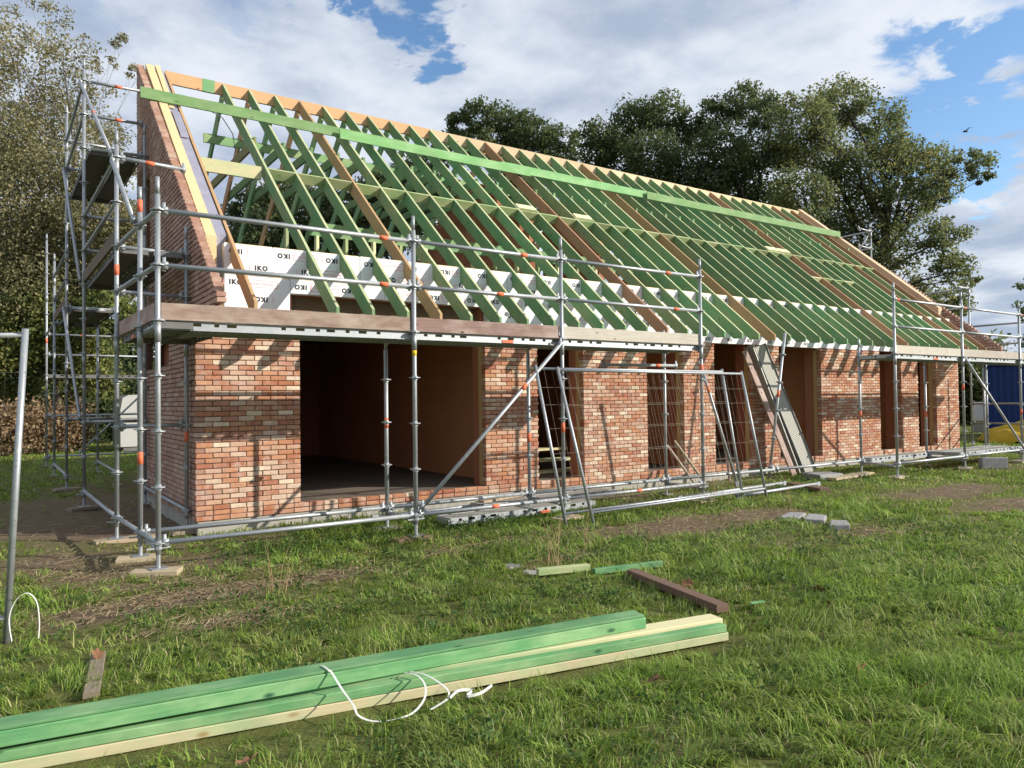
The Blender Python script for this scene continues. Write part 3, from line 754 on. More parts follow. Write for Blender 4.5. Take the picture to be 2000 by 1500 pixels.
for x in (XA, XB, XC, XD): bar(sc1, (x, YF, ZD - .045), (x, YI, ZD - .045), 'transom'); bar(sc1, (x, YF, .06), (x, YI, .06), 'transom')
toe(sc1, (XA + .03, YF - .005 + .03, 2.205), (XB - .03, YF + .025, 2.205)); toe(sc1, (XB + .03, YF + .025, 2.205), (XC - .03, YF + .025, 2.205)); toe(sc1, (XC + .03, YF + .025, 2.205), (XD - .02, YF + .025, 2.205), M_TOE2)
bar(sc1, (XB + .02, YF - .05, .17), (XC - .02, YF - .05, 2.09), 'diagonal_brace', .70)
bar(sc1, (5.20, YI - .03, 1.85), (6.80, YI - .03, 1.86), 'guard_rail', .72)
# gable side
OUT = [(-.79, .13, 4.42), (-.84, 3.3, 6.45), (-.86, 6.3, 6.75), (-.88, 9.4, 4.6)]
INN = [(-.05, .23, 3.46), (-.05, 3.2, 5.60), (-.05, 6.37, 3.4), (-.05, 9.6, 3.3)]
for i, (x, y, z) in enumerate(OUT): standard(sc1, x, y, z, bands=((2.80,), (), (), ())[i])
for i, (x, y, z) in enumerate(INN): standard(sc1, x, y, z, bands=((.92,), (), (), ())[i], z0=.02)
standard(sc1, -.88, 12.4, 5.6, bands=(2.9,)); standard(sc1, 1.7, 12.4, 3.4)
A2 = (-.73, YI)
def O(i, z): return (OUT[i][0], OUT[i][1], z)
def N(i, z): return (INN[i][0], INN[i][1], z)
bar(sc1, (*A2, .12), O(0, .12)); bar(sc1, O(0, .12), O(1, .12)); bar(sc1, O(2, .12), O(3, .12)); bar(sc1, N(2, .12), N(3, .12)); bar(sc1, N(0, .12), N(1, .12))
bar(sc1, (XA, YF, .12), (*A2, .12))
for z in (2.62, 3.12): bar(sc1, (XA, YF, z), (*A2, z), 'guard_rail'); bar(sc1, (*A2, z), O(0, z), 'guard_rail')
for z in (3.62, 4.12): bar(sc1, O(0, z), O(1, z), 'guard_rail'); bar(sc1, O(2, z), O(3, z), 'guard_rail')
for z in (5.62, 6.12): bar(sc1, O(1, z), O(2, z), 'guard_rail'); bar(sc1, O(1, z), (-.03, 3.25, z), 'transom', .55); bar(sc1, O(2, z), (-.06, 6.32, z), 'transom')
bar(sc1, O(0, 4.12), (-.03, .2, 4.12), 'transom', .45)
bar(sc1, O(0, 3.12), N(0, 3.12), 'transom'); bar(sc1, O(1, 3.12), N(1, 3.12), 'transom'); bar(sc1, O(1, 5.12), N(1, 5.12), 'transom'); bar(sc1, O(2, 5.12), (-.05, 6.37, 5.12), 'transom')
bar(sc1, O(2, 3.12), N(2, 3.12), 'transom'); bar(sc1, O(3, 3.12), N(3, 3.12), 'transom')
for z in (3.62, 4.12): bar(sc1, O(1, z), (-.06, 3.25, z), 'transom')
for i in range(3): bar(sc1, O(i, 1.12), N(i, 1.12), 'transom')
bar(sc1, O(0, 2.62), N(0, 2.62), 'transom')
def gdeck(i, z, j):
    for q in (0, 1): deck(sc1, (-.78 + .36 * q, OUT[i][1] + .04, z + .02), (-.80 + .36 * q, OUT[j][1] - .04, z + .02), (1, 0, 0), mat=M_DARKST, band=False, under=M_DARKST)  # dark material on both faces puts the deck shade into the colour
gdeck(0, 3.12, 1); gdeck(1, 5.12, 2); gdeck(2, 3.12, 3)
M_TOED = M_DBROWN
toe(sc1, (-.80, .16, 3.225), (-.84, 3.27, 3.225), M_TOED); toe(sc1, (-.87, 6.33, 3.225), (-.88, 9.37, 3.225), M_TOED)
toe(sc1, (-.70, YF + .03, 2.205), (-.755, .10, 2.205)); deck(sc1, (-.70, YF + .04, ZD + .012), (-.74, .1, ZD + .012), (1, 0, 0), mat=M_DARKST); 
deck(sc1, (-.36, YF + .80, ZD + .012), (-.37, .1, ZD + .012), (1, 0, 0), mat=M_DARKST, band=False)
bar(sc1, (OUT[1][0] - .05, OUT[1][1], 6.10), (OUT[0][0] - .05, OUT[0][1], 4.14), 'diagonal_brace', .5)
bar(sc1, (OUT[0][0] - .05, OUT[0][1], 4.10), (A2[0] - .05, A2[1], 3.14), 'diagonal_brace')
bar(sc1, (OUT[2][0] - .05, OUT[2][1], 5.60), (OUT[1][0] - .05, OUT[1][1], 3.16), 'diagonal_brace')
bar(sc1, (OUT[2][0] - .05, OUT[2][1], 3.10), (OUT[1][0] - .05, OUT[1][1], 1.16), 'diagonal_brace')
bar(sc1, (OUT[3][0], OUT[3][1], 3.12), (-.88, 12.4, 3.12), 'guard_rail')
for z, nm in ((3.12, 'guard_rail'), (2.62, 'guard_rail'), (1.12, 'ledger'), (.12, 'ledger')): bar(sc1, (-.88, 12.4, z), (1.7, 12.4, z), nm, .3 if z == 3.12 else None)
bar(sc1, (-.2, 12.45, .15), (1.7, 12.45, 2.1), 'diagonal_brace')
deck(sc1, (-.85, 12.42, 2.14), (1.68, 12.42, 2.14), (0, 1, 0), mat=M_DARKST, band=False, under=M_DARKST)
bar(sc1, O(2, 3.10), (-.05, 6.35, 3.10), 'transom')

# right-hand scaffold
sc2 = thing('scaffold', (11.59, -1.95, GZ), 'second galvanised tube scaffold at the far right corner of the house', 'scaffold')
XE, XFr, XG = 11.59, 14.17, 16.84; YE = -1.95; YEI = -1.2
standard(sc2, XE, YE, 3.42); standard(sc2, XFr, YE, 3.44, bands=(1.45,)); standard(sc2, XG, YE, 3.40, bands=(.9,))
standard(sc2, 11.70, YEI, 2.45, bands=(.95,)); standard(sc2, XFr, YEI, 2.13, bands=(.9,)); standard(sc2, XG, YEI, 2.13)
standard(sc2, 18.95, YE, 3.4); standard(sc2, 18.95, .0, 4.30); standard(sc2, 18.95, 2.6, 6.35); standard(sc2, 18.4, -.6, 2.13)
for a0, a1 in ((XE, XFr), (XFr, XG), (XG, 18.95)):
    for z in (2.62, 3.12): bar(sc2, (a0, YE, z), (a1, YE, z), 'guard_rail', .05 if z == 3.12 else None)
    bar(sc2, (a0, YE, .12), (a1, YE, .12)); 
    deck(sc2, (a0 + .03, YE + .045, ZD + .012), (a1 - .03, YE + .045, ZD + .012), (0, 1, 0), band=a0 == XE); deck(sc2, (a0 + .03, YE + .37, ZD + .012), (a1 - .03, YE + .37, ZD + .012), (0, 1, 0), band=False)
bar(sc2, (11.70, YEI, .12), (XFr, YEI, .12)); bar(sc2, (XFr, YEI, .12), (XG, YEI, .12))
bar(sc2, (9.05, YEI, .12), (11.70, YEI, .12)); bar(sc2, (6.525, YI, .12), (9.05, YEI, .12))
for x in (XFr, XG): bar(sc2, (x, YE, ZD - .045), (x, YEI, ZD - .045), 'transom'); bar(sc2, (x, YE, .06), (x, YEI, .06), 'transom')
bar(sc2, (XE, YE, 2.07), (11.70, YEI, 2.07), 'transom', mat=M_DARKST); bar(sc2, (XE, YE, .08), (11.70, YEI, .08), 'transom')
toe(sc2, (XE + .03, YE + .025, 2.205), (XFr - .03, YE + .025, 2.205), M_TOE2); toe(sc2, (XFr + .03, YE + .025, 2.205), (XG + .6, YE + .025, 2.205), M_TOE2)
bar(sc2, (XFr + .02, YE - .05, 2.08), (XG - .02, YE - .05, .15), 'diagonal_brace')
for z in (3.62, 4.12): bar(sc2, (18.95, 0, z), (18.95, 2.6, z), 'guard_rail')
for z in (2.62, 3.12): bar(sc2, (18.95, YE, z), (18.95, 0, z), 'guard_rail', .2)
for z in (5.62, 6.12): bar(sc2, (18.95, 2.6, z), (18.95, 5.6, z), 'guard_rail'); bar(sc2, (18.2, 2.55, z), (18.95, 2.6, z), 'transom')
bar(sc2, (18.95, 2.62, 6.1), (18.95, 4.0, 4.3), 'diagonal_brace'); bar(sc2, (18.2, 0, 4.12), (18.95, 0, 4.12), 'transom')
for z in (.62, 1.12): bar(sc2, (18.95, YE, z), (18.95, 0, z), 'ledger', mat=M_PLANK)
for q in (0, 1): deck(sc2, (XFr + .05, YE + .10 + .34 * q, .19), (XG + .2, YE + .10 + .34 * q, .19), (0, 1, 0), band=False)
deck(sc2, (11.9, YEI - .1, .17), (XFr - .2, YEI - .1, .17), (0, 1, 0), band=False)

# loose scaffold pieces
def loose_tube(p0, p1, label, name='scaffold_tube', ros=False, band=None, r=PR):
    p0, p1 = Vector(p0), Vector(p1); t = thing(name, p0, label, 'tube'); d = (p1 - p0).normalized()
    MB().tube(p0, p1, r, 10).obj('tube', M_STEEL, t, smooth=True)
    q = d.to_track_quat('Z', 'Y').to_euler(); Ln = (p1 - p0).length
    if ros:
        s_ = .2
        while s_ < Ln - .15: inst('rosette', ME_ROS, t, p0 + d * s_, q); s_ += .5
    else:
        for e in (p0 + d * .04, p1 - d * .04): MB().beam(e - d * .04, e + d * .04, .045, .066).obj('end_fitting', M_STEEL, t)
    if band is not None: inst('painted_band', ME_BAND, t, p0 + d * (Ln * band), q)
    return t
loose_tube((9.15, -1.0, -.05), (9.66, -1.02, 2.50), 'scaffold standard leaning before the grey perforated planks', 'scaffold_standard', True, .55)
loose_tube((8.0, -1.25, -.08), (7.36, -1.06, 1.95), 'bare scaffold tube leaning behind the wire fence panels', band=.75)
loose_tube((6.2, -1.62, -.085), (8.9, -1.5, -.07), 'scaffold tube lying in the grass under the wire panels, nearest the wall')
loose_tube((7.0, -2.02, -.085), (9.3, -1.86, -.08), 'scaffold tube lying in the grass at the right ends of the wire panels')
loose_tube((1.9, -.62, -.06), (4.6, -.52, -.05), 'galvanised tube on the ground in front of the wide opening')
pl = thing('steel_plank', (2.7, -1.35, -.1), 'perforated steel plank lying in the grass below the first diagonal brace', 'scaffold plank'); deck(pl, (2.55, -1.42, -.03), (4.9, -1.30, -.03), (0, 1, 0))
pl = thing('steel_plank', (3.3, -1.0, -.1), 'perforated steel plank lying close to the wall behind another plank', 'scaffold plank'); deck(pl, (3.3, -.98, .02), (5.7, -.86, .02), (0, 1, 0), band=False)
# planks propped against the pier
def leaning(name, base, top, w, th, mat, label, cat):
    base, top = Vector(base), Vector(top); t = thing(name, base, label, cat); d = (top - base).normalized(); sd = Vector((1, 0, 0)) - d * d.x; sd.normalize()
    return t, base, top, d, sd
t, b0, b1, d_, sd_ = leaning('steel_plank', (10.93, -.62, -.10), (10.14, -.10, 2.34), .32, .05, M_PLANK, 'grey perforated steel plank propped face out against the brick pier', 'scaffold plank')
nn = d_.cross(sd_)
MB().beam(b0, b1, .36, .012, up=tuple(nn)).obj('plate', M_PERF, t)
for e in (-.185, .185): MB().beam(b0 + sd_ * e, b1 + sd_ * e, .006, .07, up=tuple(nn)).obj('rail', M_PLANK, t)
t, b0, b1, d_, sd_ = leaning('steel_plank', (10.64, -.52, -.10), (9.90, -.06, 2.33), .32, .05, M_PLANK, 'grey steel plank edge on behind the perforated face out plank', 'scaffold plank')
nn = d_.cross(sd_)
MB().beam(b0, b1, .022, .17, up=tuple(nn)).obj('plate', M_PLANK, t); MB().beam(b0 + sd_ * .045, b1 + sd_ * .045, .02, .155, up=tuple(nn)).obj('rail', M_DARKST, t)
t, b0, b1, d_, sd_ = leaning('timber_board', (10.36, -.66, -.10), (9.76, -.06, 2.24), .16, .03, M_TOE, 'reddish timber board leaning beside the grey steel planks', 'board')
MB().beam(b0, b1, .15, .032, up=tuple(d_.cross(sd_)), ch=.003).obj('board', M_TOE, t)
for i, (p0, p1) in enumerate((((7.72, -.60, -.08), (7.60, -.10, .55)), ((7.95, -.62, -.08), (7.78, -.10, .62)))):
    MB().beam(p0, p1, .045, .03, ch=.002).obj('timber_offcut', M_OLD, None, label=('short grey batten leaning at the brick pier, left of its twin', 'short grey batten leaning at the brick pier, right of its twin')[i], cat='batten', at=p0)
MB().beam((8.72, -.5, -.1), (8.70, -.45, .52), .05, .03, ch=.002).obj('timber_stake', M_TOE, None, label='small reddish stake upright in the doorway left of the leaning planks', cat='stake', at=(8.72, -.5, -.1))

# ------------------------------------------------------------------ wire fence panels
M_WIRE = flat('fence_wire', (.19, .155, .12), .7)
def fence_panel(bl, br, tl, tr, label, nv=27, mesh_drop=.0):
    bl, br, tl, tr = (Vector(q) for q in (bl, br, tl, tr)); t = thing('fence_panel', bl, label, 'fence panel', 'temporary wire fence panels')
    MB().tube(bl, tl, .0205, 10).obj('post', M_STEEL, t, smooth=True); MB().tube(br, tr, .0205, 10).obj('post', M_STEEL, t, smooth=True)
    MB().tube(tl.lerp(bl, .02), tr.lerp(br, .02), .0165, 8).obj('rail', M_STEEL, t, smooth=True); MB().tube(bl.lerp(tl, .08), br.lerp(tr, .08), .0165, 8).obj('rail', M_STEEL, t, smooth=True)
    w = MB()
    for i in range(1, nv + 1):
        f = i / (nv + 1); a0, a1 = bl.lerp(br, f).lerp(tl.lerp(tr, f), .08), tl.lerp(tr, f).lerp(bl.lerp(br, f), .02)
        w.tube(a0, a1, .0016, 4, caps=False)
    w.obj('wire', M_WIRE, t, kind='stuff')
    for f in (.16, .30, .445, .60, .75, .86):
        a0, a1 = bl.lerp(tl, f), br.lerp(tr, f); s_ = (a1 - a0).normalized() * .03
        MB().tube(a0 - s_, a1 + s_, .0021, 5).obj('wire', M_WIRE, t)
        MB().tube(a0 - s_ * .2 + Vector((0, -.004, 0)), a0 + s_ * .0 + Vector((0, -.024, .004)), .004, 5).obj('wire_end', M_WIRE, t)
    return t
fence_panel((3.66, -2.22, GZ), (7.08, -2.08, GZ), (3.50, -1.86, 1.78), (6.92, -1.86, 1.78), 'wire fence panel leaning on the scaffold, the rear of two')
fence_panel((3.97, -2.36, GZ), (7.52, -2.16, GZ), (3.80, -1.91, 1.76), (7.30, -1.91, 1.75), 'wire fence panel leaning on the scaffold, the front of two')
t = fence_panel(Vector((-1.83, -3.36, GZ)) - _R * 3.45 + Vector((0, 0, .0)), (-1.83, -3.36, GZ), Vector((-1.73, -3.40, 1.86)) - _R * 3.45, (-1.73, -3.40, 1.86), 'upright wire fence panel at the left edge of the lawn, only its end post showing', nv=30)
pts = [Vector(q) for q in ((-1.80, -3.42, -.13), (-1.815, -3.43, .02), (-1.78, -3.44, .13), (-1.72, -3.45, .17), (-1.67, -3.46, .11), (-1.655, -3.47, -.02), (-1.66, -3.48, -.12))]
MB().ribbon(pts, .009, (.6, .8, .2)).obj('plastic_strap', M_PLASTIC, None, label='thin white plastic strap looped at the foot of the left fence post', cat='strap', at=pts[0])

# ------------------------------------------------------------------ timber on the lawn
ldir = Vector((-3.55, .62, 0)).normalized(); lside = Vector((ldir.y, -ldir.x, 0)); lside = lside if lside.y > 0 else -lside
ltop = Vector((-3.24, .435, 0)).normalized()
def lumber(end, length, w, h, z0, mat, label, name='timber_beam', d=None):
    d = d or ldir; sd = Vector((-d.y, d.x, 0)); sd = sd if sd.y > 0 else -sd
    e = Vector((end[0], end[1], z0 + h / 2)); f = e + d * length
    return MB().beam(e + sd * (w / 2), f + sd * (w / 2), w, h, ch=.004).obj(name, mat, None, label=label, cat='timber', group='timbers stacked on the lawn', at=e)
zb = GZ + .0
lumber((1.86, -6.06), 5.2, .10, .050, zb, M_CREAM, 'cream timber at the bottom front of the lawn stack')
lumber((1.88, -5.955), 5.2, .10, .050, zb, M_CREAM, 'cream timber at the bottom rear of the lawn stack')
lumber((1.85, -6.055), 5.2, .065, .045, zb + .052, M_GREEN2, 'thin green timber on the front edge of the lawn stack')
mt = Mat('part_stained_timber', .72, spec=.25); uv_ = mt.n('ShaderNodeUVMap'); mp_ = mt.n('ShaderNodeMapping'); mt.l(uv_.outputs[0], mp_.inputs[0]); mp_.inputs['Scale'].default_value = (1.5, 14, 1)
gr_ = mt.noise(mp_.outputs[0], 3, 6, .6, .4); sx_ = mt.n('ShaderNodeSeparateXYZ'); mt.l(uv_.outputs[0], sx_.inputs[0])
fade = mt.math('ADD', mt.math('MULTIPLY', sx_.outputs[0], .24), mt.math('MULTIPLY', gr_, .55))
mt.col(mt.mix(mt.ramp(fade, [(.42, (0, 0, 0)), (.86, (1, 1, 1))]), mt.mix(gr_, (.60, .54, .30), (.74, .69, .43)), mt.mix(gr_, (.12, .30, .13), (.22, .42, .20)))).bump(gr_, .25, .003)
lumber((1.90, -5.985), 5.2, .125, .060, zb + .052, mt.m, 'long pale timber just below the top green beam')
lumber((1.365, -5.845), 4.7, .125, .066, zb + .1145, M_GREEN2, 'thick green beam on top of the lawn stack', d=ltop)
lumber((1.357, -5.841), 4.7, .122, .016, zb + .1810, M_GREEN2, 'thin green lath lying flat on the topmost green beam', d=ltop)
def on(s_, off, z): return Vector((1.365, -5.847, 0)) + ltop * (s_ + .34) + lside * off + Vector((0, 0, z))
pts = [on(1.62, .14, .035), on(1.60, .06, .0515), on(1.585, .0, .0505), on(1.572, -.010, .04), on(1.555, -.05, .01), on(1.535, -.10, -.025), on(1.52, -.155, -.045), on(1.51, -.235, -.06), on(1.495, -.255, -.095), on(1.44, -.29, -.118), on(1.36, -.32, -.118), on(1.26, -.33, -.105), on(1.18, -.28, -.07), on(1.15, -.20, -.035), on(1.16, -.10, -.02), on(1.20, -.02, -.025)]
MB().ribbon(pts, .0095, tuple(ldir)).obj('plastic_strap', M_PLASTIC, None, label='white plastic strap hanging over the topmost green beam', cat='strap', at=pts[0])
pts = [on(1.17, -.02, -.025), on(1.12, -.10, -.022), on(1.08, -.19, -.035), on(1.05, -.26, -.06), on(1.06, -.28, -.09), on(1.12, -.31, -.10), on(1.17, -.34, -.10)]
MB().ribbon(pts, .0095, tuple(ldir)).obj('plastic_strap', M_PLASTIC, None, label='loose white strap end coming out below the topmost green beam', cat='strap', at=pts[0])
pts = [on(1.05, -.29, -.085), on(1.0, -.275, -.065), on(.93, -.28, -.075), on(.97, -.31, -.085), on(.90, -.32, -.08), on(.82, -.28, -.07)]
MB().ribbon(pts, .014, (.1, .1, 1)).obj('plastic_strap', M_PLASTIC, None, label='short curl of white strap lying in grass beside the timbers', cat='strap', at=pts[0])
def ground_board(px0, px1, w, h, mat, label, name='board', lift=0.0, cat='board', z0=None):
    p0 = Vector((*inv_ground(*px0), GZ + h / 2 + lift)); p1 = Vector((*inv_ground(*px1), GZ + h / 2 + lift))
    return MB().beam(p0, p1, w, h, ch=.003).obj(name, mat, None, label=label, cat=cat, at=p0)
ground_board((1235, 1128), (1412, 1200), .10, .055, M_DBROWN, 'dark brown plank running to the right end of the timber stack', 'plank', .015)
ground_board((1050, 1128), (1150, 1118), .07, .055, M_NOG, 'short pale green offcut lying in the middle of the lawn', 'timber_offcut', .02, 'offcut')
ground_board((1160, 1122), (1292, 1106), .05, .05, M_GREEN2, 'dark green batten half hidden in the lawn past the pale offcut', 'timber_offcut', .0, 'offcut')
ground_board((193, 1290), (178, 1372), .075, .03, M_OLD, 'weathered grey board lying left behind the timber stack', 'board', .02)
ground_board((1466, 1194), (1492, 1190), .03, .012, M_GREEN2, 'tiny green wood chip right of the timber stack', 'timber_offcut', .05, 'offcut')
# sole plates under the scaffold feet, each its own board
def sole(x, y, w, d, label, mat=M_OLD, rot=0.0, h=.045):
    c, s_ = math.cos(rot), math.sin(rot); a = Vector((x - c * w / 2, y - s_ * w / 2, GZ + .02)); b = Vector((x + c * w / 2, y + s_ * w / 2, GZ + .02))
    MB().beam(a, b, d, h, ch=.004).obj('sole_board', mat, None, label=label, cat='board', group='sole boards under the scaffold feet', at=a)
M_SOLE = timber('sole_timber', (.36, .28, .18), (.50, .42, .29), (.2, .14, .08))
sole(XA - .02, YF - .02, .40, .20, 'pale sole board under the nearest front corner foot', M_SOLE, -.45)
sole(-.75, YI, .36, .20, 'sole board under the second foot behind the front corner', M_SOLE, -.3)
sole(XB - .06, YF, .44, .20, 'brown sole board under the foot with the yellow label', M_DBROWN, .12)
sole(XB, YI, .30, .20, 'sole board under the inner foot before the wide opening', M_OLD, .0)
sole(XC + .05, YF, .42, .20, 'sole board at the left feet of the wire panels', M_SOLE, .2)
sole(XD, YF, .4, .2, 'sole board under the foot behind the right end of the wire panels', M_SOLE, .1)
sole(XE, YE, .42, .22, 'sole board under the left front foot of the right scaffold', M_SOLE, .1)
sole(11.72, YEI, .5, .22, 'sole board under the left inner foot of the right scaffold', M_SOLE, .05)
sole(XFr, YE, .5, .24, 'sole board under the middle front foot of the right scaffold', M_SOLE, .4)
sole(XG - .1, YE, .6, .24, 'sole board under the right front foot of the right scaffold', M_OLD, .1)
sole(XG, YEI, .6, .22, 'sole board under the right inner foot of the right scaffold', M_SOLE, .0)
sole(OUT[0][0] + .1, .13, .65, .2, 'pale sole board in the grass below the lower gable deck', M_SOLE, .1)
sole(OUT[1][0], 3.3, .4, .2, 'sole board under the middle outer foot beside the gable', M_OLD, .3)
sole(OUT[2][0], 6.3, .4, .22, 'sole board under the far outer foot beyond the gable', M_OLD, .2)
sole(INN[0][0], .23, .35, .2, 'sole board under the inner foot close to the brick corner', M_OLD, .0)
# stones and planks at the right
def rough_block(pts2, z0, z1, jx, mat, name, label, cat):
    m = MB(); k = len(pts2); r = random.Random(len(label))
    base = [(x + r.uniform(-jx, jx), y + r.uniform(-jx, jx), z0) for x, y in pts2]; top = [(x * 1 + r.uniform(-jx, jx), y + r.uniform(-jx, jx), z1 + r.uniform(-jx, jx)) for x, y in pts2]
    b = len(m.v); m.v += base + top
    for i in range(k):
        j = (i + 1) % k; m.face((b + i, b + j, b + k + j, b + k + i))
    m.face([b + i for i in range(k)][::-1]); m.face([b + k + i for i in range(k)])
    o = m.obj(name, mat, None, label=label, cat=cat, at=(pts2[0][0], pts2[0][1], z0))
    bv = o.modifiers.new('bevel', 'BEVEL'); bv.width = .012; bv.segments = 2
    return o
rough_block([(14.55, -2.12), (14.95, -2.42), (15.05, -2.28), (14.65, -1.98)], GZ, .07, .008, M_GREY, 'concrete_block', 'grey concrete block standing by the right scaffold foot', 'block')
rough_block([(10.15, -1.35), (10.75, -1.42), (10.90, -1.02), (10.62, -.80), (10.24, -.88)], GZ - .05, -.02, .03, M_GREY, 'kerb_stone', 'broken grey slab lying before the leaning planks', 'slab')
ground_board((1545, 950), (1612, 962), .20, .06, M_DBROWN, 'dark thick plank in front of the broken grey slab', 'plank', .01)
ground_board((1622, 940), (1690, 930), .22, .045, M_SOLE, 'pale board on the grass right of the broken grey slab', 'plank', .02)
gb = [((1548, 1016), .20), ((1594, 1022), .20), ((1638, 1032), .18)]
for i, ((px, py), sz) in enumerate(gb):
    gx_, gy_ = inv_ground(px, py); a = .5 + i * .12
    q = [(gx_ + math.cos(a + t) * sz * (1.5 if j % 2 == 0 else 1.4), gy_ + math.sin(a + t) * sz * 1.0) for j, t in enumerate((.5, 2.6, 3.7, 5.8))]
    rough_block(q, GZ - .03, GZ + .075, .012, M_GREY, 'stone_block', ('grey stone block in the lawn, left of a row of three', 'grey stone block in the lawn, middle of a row of three', 'grey stone block in the lawn, right of a row of three')[i], 'stone')
for i, (px, py) in enumerate(((1000, 1105), (1040, 1118))):
    gx_, gy_ = inv_ground(px, py); q = [(gx_ + math.cos(t) * .10, gy_ + math.sin(t) * .08) for t in (.3, 1.5, 2.7, 3.9, 5.2)]
    rough_block(q, GZ - .04, GZ + .02, .02, M_GREY, 'stone_block', ('low grey stone half sunk left of the pale offcut', 'low grey stone touching the pale offcut')[i], 'stone')
gx_, gy_ = inv_ground(1025, 957)
MB().beam((3.4, -.75, .02), (5.0, -.42, .05), .12, .03, ch=.002).obj('plank', M_SOLE, None, label='long pale plank on the ground along the second brick pier', cat='board', at=(3.4, -.75, -.1))
# dead leaves
lm = MB()
for a in range(20):
    t0 = a / 20 * math.tau; t1 = (a + 1) / 20 * math.tau; f = lambda t: (math.cos(t) * .046 * (1 + .22 * math.cos(5 * t)), math.sin(t) * .030 * (1 + .25 * math.cos(5 * t)))
    (xa, ya), (xb, yb) = f(t0), f(t1); zc_ = lambda x_, y_: .002 + 14 * y_ * y_ + 3 * x_ * x_ + .15 * y_
    lm.quad([(0, 0, .002), (xa, ya, zc_(xa, ya)), (xb, yb, zc_(xb, yb))])
lm.beam((-.045, 0, .006), (-.085, .006, .016), .003, .003)
ME_LEAF = lm.mesh('dead_leaf'); ME_LEAF.materials.append(M_DEADLEAF)
for i, (px, py, lb) in enumerate(((1343, 1140, 'dead red leaf past the end of the dark brown plank'), (1598, 1152, 'dead orange leaf alone in the lawn, the upper of two'), (1622, 1182, 'dead pale leaf alone in the lawn, the lower of two'), (1279, 1330, 'dead brown leaf in grass before the timber stack'),
                                  (1682, 1310, 'dead brown leaf in long grass, right of the timber stack'), (1795, 1345, 'dead tan leaf in long grass near the lower right'), (190, 1280, 'dead orange leaf at the far end of the weathered grey board'), (480, 1490, 'dead tan leaf close to the camera below the timbers'), (1217, 1026, 'dead leaf on bare soil before the wire panels'))):
    gx_, gy_ = inv_ground(px, py, GZ + .06); o = bpy.data.objects.new('fallen_leaf', ME_LEAF); COL.objects.link(o); o.location = (gx_, gy_, GZ + .06); o.rotation_euler = (rnd.uniform(-.4, .8), rnd.uniform(-.5, .5), rnd.uniform(0, 6)); o.scale = (1, 1, 1)
    tag(o, lb, 'leaf', 'dead leaves on the lawn')

# ------------------------------------------------------------------ things behind the house
bc = thing('shipping_container', (28, 0, GZ), 'dark blue container behind the right scaffold', 'container')
cx0, cy0 = 26.9, 3.05; cd = Vector((.35, -.94, 0)).normalized(); cs = Vector((.94, .35, 0))
m = MB(); p0 = Vector((cx0, cy0, GZ + 1.36)); m.beam(p0 + cs * 1.2, p0 + cd * 6 + cs * 1.2, 2.3, 2.5); m.obj('body', M_BLUE, bc)
for k in range(30):
    q = p0 + cd * (.1 + k * .2); MB().beam(q + cs * .035 + Vector((0, 0, -1.2)), q + cs * .035 + Vector((0, 0, 1.2)), .09, .05, up=tuple(cs)).obj('rib', M_BLUE, bc)
MB().beam(p0 + cs * .0 + Vector((0, 0, 1.22)), p0 + cd * 6 + Vector((0, 0, 1.22)), .12, .14).obj('rail', M_BLUE, bc); MB().beam(p0 + Vector((0, 0, -1.2)), p0 + cd * 6 + Vector((0, 0, -1.2)), .12, .16).obj('rail', M_BLUE, bc)
# yellow tarpaulin heap
ty = np.linspace(0, 1, 30); tx = np.linspace(0, 1, 44); TX, TY = np.meshgrid(tx, ty, indexing='ij')
hump = np.sin(np.pi * TX) ** .45 * np.sin(np.pi * TY) ** .5 * (.62 + .5 * (fbm(TX * 5, TY * 3, 1.0, 4, 31) - .4)) + .10 * np.abs(np.sin(TX * 17 + TY * 9 + 5 * fbm(TX * 4, TY * 4, 1, 2, 3)))
base = Vector((23.2, .9, GZ)); ux = Vector((.55, -.83, 0)); uy = Vector((.83, .55, 0))
V = np.stack([base[i] + ux[i] * (TX * 3.4 - .5) + uy[i] * (TY * 1.6) for i in range(3)], -1); V[..., 2] += np.maximum(hump, 0) - .02
I = (np.arange(43)[:, None] * 30 + np.arange(29)[None, :]).ravel(); F = np.stack([I, I + 30, I + 31, I + 1], 1)
o = fobj('tarpaulin', fast_mesh('tarpaulin', V.reshape(-1, 3), [F], [M_YELLOW], True), label='crumpled yellow tarpaulin heap in front of the blue container', cat='tarpaulin')
wb = thing('white_cabinet', (30.2, 4.6, GZ), 'white cabinet standing left of the blue container', 'cabinet')
MB().beam((30.2, 4.6, .32), (30.2, 4.6, 1.05), .55, .55, up=(.8, .5, 0), ch=.02).obj('body', M_WHITE, wb); MB().beam((29.87, 4.40, .38), (29.87, 4.40, 1.0), .02, .46, up=(-.5, .8, 0)).obj('door', M_WHITE, wb); MB().beam((30.2, 4.6, GZ - .1), (30.2, 4.6, .32), .5, .5, up=(.8, .5, 0)).obj('pedestal', M_CONC, wb)
# white trailer half behind the gable
tr = thing('box_trailer', (1.4, 17.5, GZ), 'white box trailer half hidden behind the brick gable', 'trailer')
poly = [(1.36, .02), (5.2, .02), (5.2, 1.55), (5.0, 1.68), (1.6, 1.68), (1.42, 1.58), (1.36, 1.2)]
MB().prism(poly, 1, 17.5, 19.5).obj('body', flat('shaded_white_panel', (.46, .46, .44), .6, var=.1, scale=1.5), tr)  # white body greyed, its shade painted into the colour
for z in (.92, 1.08): MB().box(1.38, 5.15, 17.485, 17.5, z, z + .035).obj('trim', M_GREY, tr)
MB().box(1.85, 2.5, 17.482, 17.499, 1.15, 1.5).obj('window', M_BLACK, tr)
for x in (3.0, 3.7): MB().tube((x, 17.48, .12), (x, 17.7, .12), .27, 16).obj('wheel', M_BLACK, tr)
MB().box(1.45, 5.1, 17.55, 19.4, -.12, .02).obj('chassis', M_DARKST, tr)
